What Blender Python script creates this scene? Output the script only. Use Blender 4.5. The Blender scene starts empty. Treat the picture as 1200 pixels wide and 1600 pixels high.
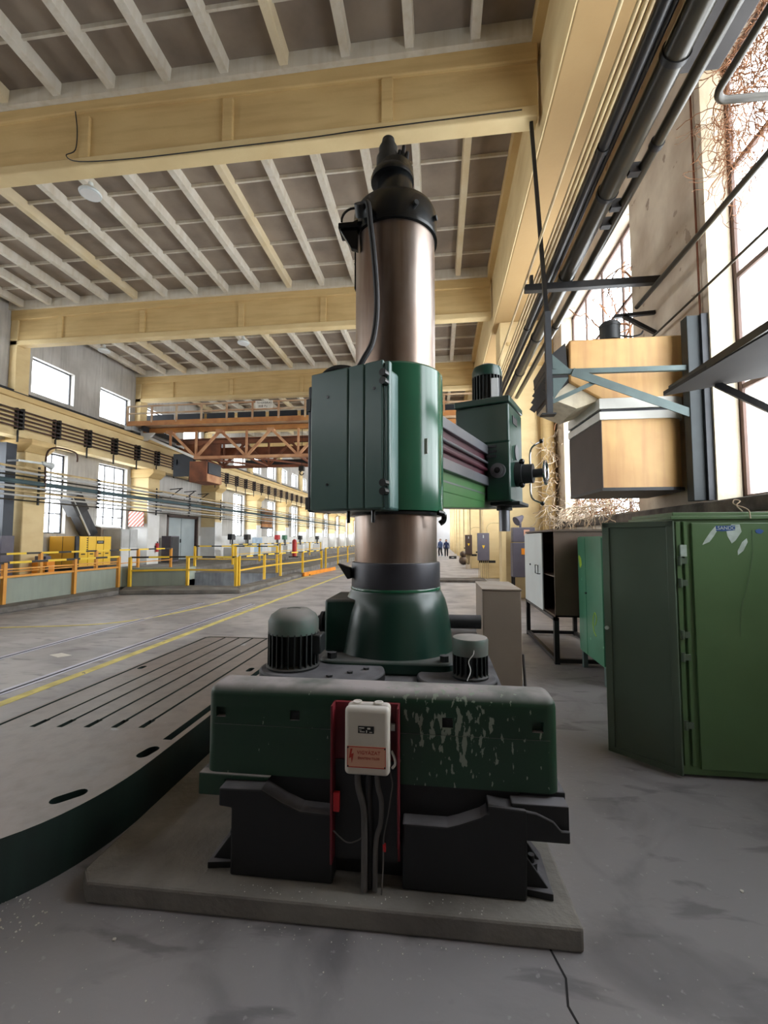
import bpy, bmesh, math, random
from mathutils import Matrix, Vector
R = math.radians
PI = math.pi
rnd = random.Random(7)
scene = bpy.context.scene
COL = scene.collection

# ---------------------------------------------------------------- camera
cam = bpy.data.cameras.new('camera')
cam.sensor_fit = 'HORIZONTAL'
cam.sensor_width = 36.0
cam.lens = 690.0 / 1200.0 * 36.0
cam.clip_end = 300
cam.clip_start = 0.05
camo = bpy.data.objects.new('camera', cam)
camo.location = (0, 0, 1.6)
camo.rotation_euler = (R(90 + 3.5), 0, R(7.0))
COL.objects.link(camo)
scene.camera = camo

# ---------------------------------------------------------------- sky: bright overcast day outside
w = bpy.data.worlds.new('sky')
scene.world = w
w.use_nodes = True
wn = w.node_tree.nodes
bg = wn['Background']
bg.inputs['Color'].default_value = (0.93, 0.965, 1.0, 1)
bg.inputs['Strength'].default_value = 15.0

# ---------------------------------------------------------------- exposure
vs = scene.view_settings
vs.view_transform = 'Standard'
vs.look = 'None'
vs.gamma = 1.0
vs.use_curve_mapping = False
vs.exposure = -0.45


# ================================================================ helpers
def lin(c):
    c = c / 255.0
    return c / 12.92 if c <= 0.04045 else ((c + 0.055) / 1.055) ** 2.4


def rgb(t):
    return (lin(t[0]), lin(t[1]), lin(t[2]), 1.0)


MATS = {}


def mat(name, c, rough=0.6, metal=0.0, c2=None, scale=3.0, amt=0.6, bump=0.0, bscale=30.0, dust=0.0,
        dustc=(120, 116, 112), chips=None, chipscale=9.0, chipth=0.64, streak=None, spec=0.5, streakamt=0.5, sdir=(6, 6, 0.5)):
    if name in MATS:
        return MATS[name]
    m = bpy.data.materials.new(name)
    m.use_nodes = True
    nt = m.node_tree
    N, L = nt.nodes, nt.links
    b = N['Principled BSDF']
    b.inputs['Roughness'].default_value = rough
    b.inputs['Metallic'].default_value = metal
    b.inputs['Specular IOR Level'].default_value = spec
    geo = N.new('ShaderNodeNewGeometry')
    pos = geo.outputs['Position']

    def noise(sc, det=4, vec=None):
        n = N.new('ShaderNodeTexNoise')
        n.inputs['Scale'].default_value = sc
        n.inputs['Detail'].default_value = det
        L.new(vec or pos, n.inputs['Vector'])
        return n.outputs['Fac']

    def ramp(f, a, z):
        r = N.new('ShaderNodeMapRange')
        r.inputs['From Min'].default_value = a
        r.inputs['From Max'].default_value = z
        L.new(f, r.inputs['Value'])
        return r.outputs['Result']

    def mix(f, a, z):
        x = N.new('ShaderNodeMix')
        x.data_type = 'RGBA'
        if isinstance(f, float):
            x.inputs[0].default_value = f
        else:
            L.new(f, x.inputs[0])
        for s, v in ((6, a), (7, z)):
            if isinstance(v, tuple):
                x.inputs[s].default_value = v
            else:
                L.new(v, x.inputs[s])
        return x.outputs[2]

    def mul(a, k):
        x = N.new('ShaderNodeMath')
        x.operation = 'MULTIPLY'
        L.new(a, x.inputs[0])
        if isinstance(k, float):
            x.inputs[1].default_value = k
        else:
            L.new(k, x.inputs[1])
        return x.outputs[0]
    cc = rgb(c)
    if c2 is None:
        c2 = tuple(v * 0.8 for v in c)
    out = mix(mul(ramp(noise(scale), 0.35, 0.7), amt), cc, rgb(c2))
    if streak:
        mp = N.new('ShaderNodeMapping')
        mp.inputs['Scale'].default_value = sdir
        L.new(pos, mp.inputs['Vector'])
        out = mix(mul(ramp(noise(1.6, 5, mp.outputs['Vector']), 0.45, 0.75), streakamt), out, rgb(streak))
    if chips:
        out = mix(ramp(noise(chipscale, 6), chipth, chipth + 0.015), out, rgb(chips))
    if dust > 0:
        sx = N.new('ShaderNodeSeparateXYZ')
        L.new(geo.outputs['Normal'], sx.inputs[0])
        up = ramp(sx.outputs['Z'], 0.35, 0.95)
        out = mix(mul(mul(up, ramp(noise(5.0), 0.1, 0.6)), dust), out, rgb(dustc))
        rr = N.new('ShaderNodeMapRange')
        rr.inputs['To Min'].default_value = rough
        rr.inputs['To Max'].default_value = 0.9
        L.new(mul(up, dust), rr.inputs['Value'])
        L.new(rr.outputs['Result'], b.inputs['Roughness'])
    L.new(out, b.inputs['Base Color'])
    if bump > 0:
        bp = N.new('ShaderNodeBump')
        bp.inputs['Strength'].default_value = bump
        bp.inputs['Distance'].default_value = 0.02
        L.new(noise(bscale, 6), bp.inputs['Height'])
        L.new(bp.outputs['Normal'], b.inputs['Normal'])
    MATS[name] = m
    return m


def stripes(name, ca, cb, axis, period, rough=0.5, duty=0.5, diag=0.0):
    """painted bands along a world axis"""
    m = bpy.data.materials.new(name)
    m.use_nodes = True
    N, L = m.node_tree.nodes, m.node_tree.links
    b = N['Principled BSDF']
    b.inputs['Roughness'].default_value = rough
    geo = N.new('ShaderNodeNewGeometry')
    dt = N.new('ShaderNodeVectorMath')
    dt.operation = 'DOT_PRODUCT'
    L.new(geo.outputs['Position'], dt.inputs[0])
    dt.inputs[1].default_value = axis
    md = N.new('ShaderNodeMath')
    md.operation = 'MODULO'
    ad = N.new('ShaderNodeMath')
    ad.operation = 'ADD'
    ad.inputs[1].default_value = 400 * period
    L.new(dt.outputs['Value'], ad.inputs[0])
    L.new(ad.outputs[0], md.inputs[0])
    md.inputs[1].default_value = period
    gt = N.new('ShaderNodeMath')
    gt.operation = 'GREATER_THAN'
    gt.inputs[1].default_value = period * duty
    L.new(md.outputs[0], gt.inputs[0])
    x = N.new('ShaderNodeMix')
    x.data_type = 'RGBA'
    L.new(gt.outputs[0], x.inputs[0])
    x.inputs[6].default_value = rgb(ca)
    x.inputs[7].default_value = rgb(cb)
    L.new(x.outputs[2], b.inputs['Base Color'])
    MATS[name] = m
    return m


class MB:
    """collects shapes in world coordinates (or through self.m) and links them as one mesh object"""

    def __init__(self, m=None):
        self.v, self.f, self.m = [], [], m

    def add(self, vs_, fs):
        o = len(self.v)
        self.v += [Vector(p) for p in vs_]
        self.f += [tuple(i + o for i in f) for f in fs]
        return self

    def box(self, x0, x1, y0, y1, z0, z1):
        x0, x1 = min(x0, x1), max(x0, x1)
        y0, y1 = min(y0, y1), max(y0, y1)
        z0, z1 = min(z0, z1), max(z0, z1)
        return self.add([(x0, y0, z0), (x1, y0, z0), (x1, y1, z0), (x0, y1, z0),
                         (x0, y0, z1), (x1, y0, z1), (x1, y1, z1), (x0, y1, z1)],
                        [(3, 2, 1, 0), (4, 5, 6, 7), (0, 1, 5, 4), (1, 2, 6, 5), (2, 3, 7, 6), (3, 0, 4, 7)])

    def bar(self, p0, p1, wd, ht, up=(0, 0, 1)):
        """rectangular bar from p0 to p1"""
        p0, p1, up = Vector(p0), Vector(p1), Vector(up)
        d = (p1 - p0).normalized()
        s = d.cross(up)
        if s.length < 1e-4:
            s = d.cross(Vector((1, 0, 0)))
        s.normalize()
        u = s.cross(d)
        vs_ = []
        for p in (p0, p1):
            for a, b in ((-1, -1), (1, -1), (1, 1), (-1, 1)):
                vs_.append(p + s * a * wd / 2 + u * b * ht / 2)
        return self.add(vs_, [(3, 2, 1, 0), (4, 5, 6, 7), (0, 1, 5, 4), (1, 2, 6, 5), (2, 3, 7, 6), (3, 0, 4, 7)])

    def cyl(self, p0, p1, r0, r1=None, n=16):
        return self.tube([p0, p1], [r0, r0 if r1 is None else r1], n)

    def tube(self, pts, r, n=8, cap=True):
        pts = [Vector(p) for p in pts]
        rs = r if isinstance(r, (list, tuple)) else [r] * len(pts)
        d0 = (pts[1] - pts[0]).normalized()
        a = Vector((0, 0, 1)) if abs(d0.z) < 0.9 else Vector((1, 0, 0))
        u = d0.cross(a).normalized()
        vs_, fs = [], []
        k = len(pts)
        for i, p in enumerate(pts):
            if i == 0:
                d = d0
            elif i == k - 1:
                d = (pts[i] - pts[i - 1]).normalized()
            else:
                d = ((pts[i] - pts[i - 1]).normalized() + (pts[i + 1] - pts[i]).normalized())
                d = d.normalized() if d.length > 1e-6 else (pts[i] - pts[i - 1]).normalized()
            u = (u - d * u.dot(d))
            u = u.normalized() if u.length > 1e-6 else d.orthogonal().normalized()
            v2 = d.cross(u)
            for j in range(n):
                t = 2 * PI * j / n
                vs_.append(p + (u * math.cos(t) + v2 * math.sin(t)) * rs[i])
        for i in range(k - 1):
            for j in range(n):
                j2 = (j + 1) % n
                fs.append((i * n + j, i * n + j2, (i + 1) * n + j2, (i + 1) * n + j))
        if cap:
            fs.append(tuple(range(n))[::-1])
            fs.append(tuple(range((k - 1) * n, k * n)))
        return self.add(vs_, fs)

    def lathe(self, prof, c=(0, 0), n=40, a0=0.0, a1=2 * PI):
        """prof: (radius, z) from bottom to top"""
        full = abs(a1 - a0 - 2 * PI) < 1e-6
        vs_, fs = [], []
        m = n if full else n + 1
        for r, z in prof:
            for j in range(m):
                t = a0 + (a1 - a0) * j / n
                vs_.append((c[0] + r * math.cos(t), c[1] + r * math.sin(t), z))
        for i in range(len(prof) - 1):
            for j in range(n):
                j2 = (j + 1) % m
                fs.append((i * m + j, i * m + j2, (i + 1) * m + j2, (i + 1) * m + j))
        if full:
            fs.append(tuple(range(m))[::-1])
            fs.append(tuple(range((len(prof) - 1) * m, len(prof) * m)))
        return self.add(vs_, fs)

    def prism(self, poly, a, b, axis='z'):
        n = len(poly)

        def P(p, t):
            if axis == 'z':
                return (p[0], p[1], t)
            if axis == 'y':
                return (p[0], t, p[1])
            return (t, p[0], p[1])
        vs_ = [P(p, a) for p in poly] + [P(p, b) for p in poly]
        fs = [tuple(range(n))[::-1], tuple(range(n, 2 * n))]
        for i in range(n):
            j = (i + 1) % n
            fs.append((i, j, n + j, n + i))
        return self.add(vs_, fs)

    def ball(self, c, r, n=12, sz=1.0):
        prof = []
        k = max(4, n // 2)
        for i in range(k + 1):
            t = -PI / 2 + PI * i / k
            prof.append((max(1e-4, r * math.cos(t)), c[2] + r * sz * math.sin(t)))
        return self.lathe(prof, (c[0], c[1]), n)

    def obj(self, name, material, parent=None, bevel=0.0, smooth=True, seg=2, ang=35):
        verts = self.v
        if self.m is not None:
            verts = [self.m @ p for p in verts]
        me = bpy.data.meshes.new(name)
        loc = Vector((0, 0, 0))
        if parent is not None:
            inv = FR[parent.name].inverted()
            verts = [inv @ p for p in verts]
        else:
            xs = [p.x for p in verts]
            ys = [p.y for p in verts]
            loc = Vector(((min(xs) + max(xs)) / 2, (min(ys) + max(ys)) / 2, min(p.z for p in verts)))
            verts = [p - loc for p in verts]
        me.from_pydata([tuple(p) for p in verts], [], self.f)
        bm = bmesh.new()
        bm.from_mesh(me)
        bmesh.ops.recalc_face_normals(bm, faces=bm.faces)
        bm.to_mesh(me)
        bm.free()
        me.materials.append(MATS[material] if isinstance(material, str) else material)
        if smooth:
            for p in me.polygons:
                p.use_smooth = True
            me.set_sharp_from_angle(angle=R(ang))
        o = bpy.data.objects.new(name, me)
        COL.objects.link(o)
        if parent is not None:
            o.parent = parent
            FR[o.name] = FR[parent.name]
        else:
            o.location = loc
            FR[o.name] = Matrix.Translation(loc)
        if bevel > 0:
            b = o.modifiers.new('bevel', 'BEVEL')
            b.width = bevel
            b.segments = seg
            b.limit_method = 'ANGLE'
            b.angle_limit = R(40)
        return o


FR = {}


def tag(o, label=None, cat=None, group=None, kind=None):
    if label:
        o['label'] = label
    if cat:
        o['category'] = cat
    if group:
        o['group'] = group
    if kind:
        o['kind'] = kind
    return o


def thing(name, label, cat, loc=(0, 0, 0), rotz=0.0, group=None):
    o = bpy.data.objects.new(name, None)
    o.empty_display_size = 0.1
    COL.objects.link(o)
    o.location = loc
    o.rotation_euler = (0, 0, rotz)
    FR[o.name] = Matrix.Translation(Vector(loc)) @ Matrix.Rotation(rotz, 4, 'Z')
    return tag(o, label, cat, group)


def struct(o, label=None):
    o['kind'] = 'structure'
    if label:
        o['label'] = label
    return o


def copy_tree(o, parent=None):
    c = o.copy()
    COL.objects.link(c)
    if parent is not None:
        c.parent = parent
    for ch in list(o.children):
        copy_tree(ch, c)
    return c


def cut(o, cutter_mb):
    """carve a shape out of a mesh object for good (no helper stays behind)"""
    inv = FR[o.name].inverted()
    me = bpy.data.meshes.new('cut')
    vv = [(cutter_mb.m @ p if cutter_mb.m is not None else p) for p in cutter_mb.v]
    me.from_pydata([tuple(p) for p in vv], [], cutter_mb.f)
    bm = bmesh.new()
    bm.from_mesh(me)
    bmesh.ops.recalc_face_normals(bm, faces=bm.faces)
    bm.to_mesh(me)
    bm.free()
    k = bpy.data.objects.new('cut', me)
    COL.objects.link(k)
    md = o.modifiers.new('cut', 'BOOLEAN')
    md.object = k
    md.operation = 'DIFFERENCE'
    md.solver = 'EXACT'
    md.use_self = True
    bpy.context.view_layer.update()
    dg = bpy.context.evaluated_depsgraph_get()
    nm = bpy.data.meshes.new_from_object(o.evaluated_get(dg))
    o.modifiers.remove(md)
    o.data = nm
    bpy.data.objects.remove(k)
    nm.set_sharp_from_angle(angle=R(35))
    return o


def text(body, name, size, loc, xdir, ydir, material, parent, extrude=0.0006, align='CENTER'):
    """flat lettering lying in the plane xdir, ydir"""
    cu = bpy.data.curves.new(name, 'FONT')
    cu.body = body
    cu.size = size
    cu.extrude = extrude
    cu.align_x = align
    cu.align_y = 'CENTER'
    t = bpy.data.objects.new(name, cu)
    COL.objects.link(t)
    bpy.context.view_layer.update()
    me = bpy.data.meshes.new_from_object(t.evaluated_get(bpy.context.evaluated_depsgraph_get()))
    bpy.data.objects.remove(t)
    x, y = Vector(xdir).normalized(), Vector(ydir).normalized()
    z = x.cross(y)
    M = Matrix(((x.x, y.x, z.x, loc[0]), (x.y, y.y, z.y, loc[1]), (x.z, y.z, z.z, loc[2]), (0, 0, 0, 1)))
    me.transform(FR[parent.name].inverted() @ M)
    me.materials.append(MATS[material])
    o = bpy.data.objects.new(name, me)
    COL.objects.link(o)
    o.parent = parent
    FR[o.name] = FR[parent.name]
    return o


def rrect(x0, x1, y0, y1, r, n=5):
    pts = []
    for cx, cy, a in ((x1 - r, y0 + r, -90), (x1 - r, y1 - r, 0), (x0 + r, y1 - r, 90), (x0 + r, y0 + r, 180)):
        for i in range(n + 1):
            t = R(a + 90 * i / n)
            pts.append((cx + r * math.cos(t), cy + r * math.sin(t)))
    return pts


def sag(p0, p1, drop, n=10):
    p0, p1 = Vector(p0), Vector(p1)
    return [p0.lerp(p1, i / n) - Vector((0, 0, drop * 4 * (i / n) * (1 - i / n))) for i in range(n + 1)]


def smooth_path(pts, n=6):
    """Catmull-Rom through points"""
    P = [Vector(p) for p in pts]
    P = [P[0] * 2 - P[1]] + P + [P[-1] * 2 - P[-2]]
    out = []
    for i in range(1, len(P) - 2):
        for k in range(n):
            t = k / n
            a, b, c, d = P[i - 1], P[i], P[i + 1], P[i + 2]
            out.append(0.5 * ((2 * b) + (c - a) * t + (2 * a - 5 * b + 4 * c - d) * t * t + (3 * b - a - 3 * c + d) * t ** 3))
    out.append(P[-2])
    return out


# ================================================================ materials
mat('ochre', (214, 186, 132), 0.75, c2=(198, 168, 114), scale=1.2, bump=0.15, bscale=18, streak=(176, 142, 92), streakamt=0.5, sdir=(.5, .5, 5))
mat('ochre_pale', (224, 202, 154), 0.75, c2=(208, 182, 132), scale=1.4, bump=0.15, bscale=18, streak=(196, 164, 112), streakamt=0.4, sdir=(.8, .8, 2.5))
mat('slab', (152, 138, 124), 0.9, c2=(118, 106, 95), scale=1.1, amt=0.9, bump=0.1, bscale=12)
mat('rib', (214, 208, 196), 0.85, c2=(190, 180, 160), scale=2.0, bump=0.15, bscale=25, streak=(170, 150, 110), streakamt=0.3)
mat('rib_yellow', (216, 202, 172), 0.85, c2=(200, 178, 134), scale=2.0, bump=0.15, bscale=25)
mat('plaster', (196, 194, 190), 0.9, c2=(160, 156, 150), scale=0.8, amt=0.8, bump=0.15, bscale=14, streak=(120, 116, 112), streakamt=0.4)
mat('dirty_plaster', (222, 210, 192), 0.92, c2=(184, 168, 150), scale=1.3, amt=1.0, bump=1.0, bscale=5, streak=(160, 138, 118), streakamt=0.5, sdir=(1.2, 1.2, .7), chips=(164, 146, 130), chipscale=4.0, chipth=0.66)
mat('jamb', (226, 214, 190), 0.9, c2=(196, 176, 140), scale=2.0, bump=0.3, bscale=14, streak=(150, 128, 100), streakamt=0.4)
mat('sill', (112, 104, 96), 0.95, c2=(66, 60, 56), scale=3.5, amt=0.9, bump=0.5, bscale=14)
mat('concrete', (132, 128, 122), 0.92, c2=(84, 80, 76), scale=2.5, amt=0.8, bump=0.5, bscale=24)
mat('white_paint', (226, 226, 224), 0.75, c2=(206, 204, 200), scale=2.0)
mat('far_wall', (196, 198, 202), 0.85, c2=(170, 172, 178), scale=0.5)
mat('parapet', (150, 158, 146), 0.7, c2=(132, 140, 130), scale=1.5, streak=(118, 124, 116), streakamt=0.3)
mat('steel_dark', (52, 54, 58), 0.5, 0.3, c2=(34, 34, 36), scale=6)
mat('black_iron', (24, 24, 26), 0.45, 0.2, c2=(44, 40, 38), scale=8, amt=0.5)
mat('frame_green', (84, 100, 98), 0.55, 0.1, c2=(60, 70, 70), scale=5, dust=0.3)
mat('pipe_grey', (58, 54, 45), 0.28, 0.3, c2=(44, 40, 34), scale=4, streak=(44, 40, 36), streakamt=0.4)
mat('pipe_black', (26, 26, 28), 0.4, 0.2, c2=(48, 42, 38), scale=5)
mat('pipe_cream', (196, 176, 132), 0.5, 0.0, c2=(150, 116, 84), scale=3)
mat('pipe_teal', (70, 92, 98), 0.5, 0.1, c2=(56, 70, 76), scale=3)
mat('conductor', (78, 56, 48), 0.5, 0.5, c2=(52, 40, 36), scale=3)
mat('window_steel', (112, 88, 78), 0.75, 0.1, c2=(84, 70, 64), scale=2.5, amt=0.9)
mat('back_plaster', (92, 88, 84), 0.9, c2=(74, 70, 68), scale=1)
mat('rust', (134, 82, 56), 0.75, 0.1, c2=(96, 58, 42), scale=2.5, amt=0.9)
mat('rust_pale', (206, 160, 120), 0.7, 0.05, c2=(160, 104, 72), scale=2.0, amt=0.9)
mat('crane_yellow', (190, 134, 76), 0.65, 0.05, c2=(146, 92, 58), scale=1.6, amt=0.9)
mat('crane_deck', (196, 178, 150), 0.6, 0.05, c2=(160, 104, 66), scale=1.2, amt=0.9)
mat('dark_blue', (46, 54, 66), 0.5, c2=(34, 38, 46), scale=2)
mat('rail_yellow', (236, 194, 50), 0.5, c2=(214, 160, 40), scale=3)
mat('rail_orange', (226, 160, 66), 0.5, c2=(206, 134, 50), scale=3)
mat('line_yellow', (230, 216, 130), 0.8, c2=(186, 172, 110), scale=5, amt=0.9, chips=(120, 116, 110), chipscale=7, chipth=0.66)
mat('steel_rail', (196, 196, 212), 0.4, 0.3, c2=(170, 168, 180), scale=4)
mat('groove', (36, 34, 36), 0.9)
mat('machine_green', (26, 56, 46), 0.28, c2=(20, 42, 36), scale=3, dust=0.85, dustc=(108, 104, 104), bump=0.04, bscale=14)
mat('cover_green', (28, 62, 42), 0.38, c2=(20, 46, 33), scale=3, dust=1.0, dustc=(156, 148, 148))
mat('bright_green', (34, 86, 62), 0.16, c2=(28, 72, 52), scale=2.5, dust=0.5)
mat('box_green', (82, 112, 106), 0.28, c2=(66, 94, 90), scale=2.5, bump=0.05, bscale=10, dust=0.6)
mat('arm_green', (66, 104, 60), 0.35, c2=(44, 92, 52), scale=4, chips=(150, 130, 90), chipscale=5, chipth=0.66)
mat('cast_black', (30, 32, 33), 0.5, c2=(20, 21, 22), scale=4, dust=0.9, dustc=(96, 94, 98), bump=0.06, bscale=20)
mat('base_black', (20, 21, 23), 0.55, c2=(14, 15, 17), scale=4, dust=0.9, dustc=(110, 108, 112), bump=0.06, bscale=20)
mat('cap_black', (18, 20, 21), 0.25, c2=(26, 28, 29), scale=4)
mat('polished', (172, 160, 152), 0.32, 0.95, c2=(136, 110, 92), scale=2.0, amt=0.8, streak=(96, 66, 46), streakamt=0.75)
mat('ring_steel', (62, 62, 68), 0.4, 0.4, c2=(44, 42, 46), scale=6, dust=0.6)
mat('guide_steel', (118, 119, 124), 0.35, 0.6, c2=(94, 94, 98), scale=3)
mat('magenta', (62, 8, 26), 0.5, c2=(36, 8, 18), scale=5)
mat('red_frame', (110, 22, 34), 0.5, c2=(70, 16, 24), scale=6, chips=(170, 130, 130), chipscale=12, chipth=0.7)
mat('red_flag', (190, 26, 34), 0.5)
mat('box_white', (206, 200, 188), 0.55, c2=(188, 180, 168), scale=5, dust=0.4, dustc=(180, 178, 186), chips=(96, 84, 74), chipscale=20, chipth=0.74)
mat('sign_salmon', (214, 164, 138), 0.6, c2=(204, 152, 124), scale=6)
mat('sign_red', (196, 60, 48), 0.6)
mat('sign_white', (226, 222, 212), 0.6)
mat('ink', (24, 24, 26), 0.6)
mat('chrome', (190, 190, 194), 0.18, 0.95, c2=(150, 150, 152))
mat('motor_dark', (30, 34, 34), 0.5, c2=(22, 24, 24), scale=6, dust=0.3)
mat('motor_hood', (74, 94, 84), 0.55, c2=(96, 92, 88), scale=8, amt=.9, dust=0.95, dustc=(152, 146, 142))
mat('bed_top', (136, 131, 130), 0.45, 0.2, c2=(138, 122, 115), scale=0.9, amt=0.8, chips=(158, 158, 166), chipscale=2.6, chipth=0.70, bump=0.1, bscale=20, streak=(104, 98, 96), streakamt=.5)
mat('bed_side', (28, 44, 40), 0.5, c2=(20, 28, 28), scale=4, streak=(38, 60, 52), dust=0.9, dustc=(118, 114, 114))
mat('bed_wear', (150, 122, 108), 0.6, 0.1, c2=(124, 110, 104), scale=1.8, amt=0.9)
mat('taupe', (150, 136, 122), 0.6, c2=(136, 122, 110), scale=3, dust=0.6, dustc=(176, 166, 158))
mat('locker_green', (92, 122, 82), 0.36, c2=(78, 106, 68), scale=2.5, dust=0.4)
mat('locker_dark', (96, 112, 96), 0.4, c2=(84, 100, 84), scale=2.5)
mat('locker_mint', (72, 130, 102), 0.4, c2=(58, 110, 84), scale=3, chips=(120, 180, 140), chipscale=4, chipth=0.68)
mat('locker_brown', (96, 78, 64), 0.55, c2=(76, 60, 50), scale=3)
mat('door_white', (206, 214, 214), 0.4, c2=(194, 200, 200), scale=2)
mat('paint_blue', (40, 84, 150), 0.6)
mat('paint_lime', (170, 200, 60), 0.6)
mat('scrape', (200, 214, 206), 0.6, c2=(150, 170, 156), scale=18)
mat('hood_yellow', (210, 168, 106), 0.5, c2=(190, 142, 86), scale=1.8, amt=0.9, streak=(150, 92, 54), streakamt=0.4)
mat('hood_dark', (70, 58, 52), 0.6, c2=(52, 44, 40), scale=3)
mat('hood_white', (208, 206, 198), 0.5, c2=(180, 176, 166), scale=3)
mat('dull_grey', (74, 71, 70), 0.8, c2=(60, 56, 55), scale=4)
mat('plank_dark', (46, 41, 38), 0.8, c2=(36, 32, 30), scale=4)
mat('girder_ochre', (172, 142, 96), 0.85, c2=(160, 128, 84), scale=1.0, bump=.1, bscale=14)
mat('post_green', (38, 46, 48), 0.6, c2=(28, 32, 34), scale=5)
mat('pit_wall', (120, 124, 128), 0.9, c2=(90, 92, 96), scale=2.5, amt=.9, streak=(70, 70, 74), streakamt=.5)
mat('grey_box', (96, 92, 104), 0.5, c2=(80, 76, 88), scale=4)
mat('brown_box', (66, 48, 42), 0.5, c2=(54, 40, 36), scale=4)
mat('compressor', (240, 196, 40), 0.4, c2=(228, 178, 36), scale=1.5)
mat('compressor_shaded', (206, 158, 44), 0.45, c2=(190, 142, 40), scale=1.5)  # darker copy of the panel yellow: the side's shade put into the colour
mat('orange', (246, 150, 30), 0.5)
mat('locker_grey', (186, 188, 188), 0.5, c2=(160, 160, 158), scale=3)
mat('door_grey', (164, 174, 176), 0.6, c2=(146, 156, 158), scale=1.5)
mat('sheet_blue', (168, 192, 214), 0.5)
mat('machine_red', (196, 50, 52), 0.5)
mat('vine', (140, 96, 62), 0.9, c2=(92, 56, 36), scale=10)
mat('vine_pale', (206, 190, 166), 0.9, c2=(170, 140, 112), scale=10)
mat('chip_white', (206, 202, 194), 0.9)
mat('cloth_navy', (34, 44, 84), 0.85)
mat('cloth_blue', (84, 104, 150), 0.85)
mat('cloth_dark', (36, 38, 48), 0.85)
mat('skin', (196, 150, 124), 0.6)
mat('hair', (46, 36, 30), 0.8)
mat('lamp_white', (214, 220, 220), 0.5)
mat('rubber', (28, 28, 30), 0.55, c2=(60, 58, 58), scale=6, amt=0.4)
mat('cable_dusty', (92, 88, 86), 0.75, c2=(60, 58, 58), scale=6)
stripes('hazard_y', (238, 200, 50), (28, 26, 24), (0, 1, 0), 1.0, duty=0.55)
stripes('hazard_x', (238, 200, 50), (28, 26, 24), (1, 0, 0), 1.0, duty=0.55)
stripes('hatch_red', (212, 196, 188), (170, 84, 66), (0.7, 0.0, -0.7), 0.13)


def cover_paint():
    """old green paint, rubbed through to the filler in one patch on the right"""
    m = MATS['cover_green']
    N, L = m.node_tree.nodes, m.node_tree.links
    b = N['Principled BSDF']
    src = b.inputs['Base Color'].links[0].from_socket
    geo = N.new('ShaderNodeNewGeometry')
    ds = N.new('ShaderNodeVectorMath')
    ds.operation = 'DISTANCE'
    ds.inputs[1].default_value = (0.06, 2.05, 0.74)
    L.new(geo.outputs['Position'], ds.inputs[0])
    mk = N.new('ShaderNodeMapRange')
    mk.inputs['From Min'].default_value = 0.05
    mk.inputs['From Max'].default_value = 0.36
    mk.inputs['To Min'].default_value = 0.13
    mk.inputs['To Max'].default_value = -0.05
    L.new(ds.outputs['Value'], mk.inputs['Value'])
    mp = N.new('ShaderNodeMapping')
    mp.inputs['Scale'].default_value = (42, 42, 17)
    L.new(geo.outputs['Position'], mp.inputs['Vector'])
    no = N.new('ShaderNodeTexNoise')
    no.inputs['Scale'].default_value = 1.0
    no.inputs['Detail'].default_value = 7
    L.new(mp.outputs['Vector'], no.inputs['Vector'])
    ad = N.new('ShaderNodeMath')
    L.new(no.outputs['Fac'], ad.inputs[0])
    L.new(mk.outputs['Result'], ad.inputs[1])
    th = N.new('ShaderNodeMapRange')
    th.inputs['From Min'].default_value = 0.64
    th.inputs['From Max'].default_value = 0.655
    L.new(ad.outputs[0], th.inputs['Value'])
    x = N.new('ShaderNodeMix')
    x.data_type = 'RGBA'
    L.new(th.outputs['Result'], x.inputs[0])
    L.new(src, x.inputs[6])
    x.inputs[7].default_value = rgb((132, 142, 128))
    L.new(x.outputs[2], b.inputs['Base Color'])


cover_paint()


def pane_material():
    m = bpy.data.materials.new('dusty_glass')
    m.use_nodes = True
    N, L = m.node_tree.nodes, m.node_tree.links
    for n in list(N):
        N.remove(n)
    out = N.new('ShaderNodeOutputMaterial')
    tr = N.new('ShaderNodeBsdfTransparent')
    tr.inputs['Color'].default_value = (0.93, 0.95, 0.96, 1)
    tl = N.new('ShaderNodeBsdfTranslucent')
    tl.inputs['Color'].default_value = (0.85, 0.86, 0.86, 1)
    mx = N.new('ShaderNodeMixShader')
    geo = N.new('ShaderNodeNewGeometry')
    no = N.new('ShaderNodeTexNoise')
    no.inputs['Scale'].default_value = 2.5
    L.new(geo.outputs['Position'], no.inputs['Vector'])
    mr = N.new('ShaderNodeMapRange')
    mr.inputs['To Min'].default_value = 0.03
    mr.inputs['To Max'].default_value = 0.3
    L.new(no.outputs['Fac'], mr.inputs['Value'])
    L.new(mr.outputs['Result'], mx.inputs[0])
    L.new(tr.outputs[0], mx.inputs[1])
    L.new(tl.outputs[0], mx.inputs[2])
    L.new(mx.outputs[0], out.inputs['Surface'])
    MATS['pane'] = m


pane_material()


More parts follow.
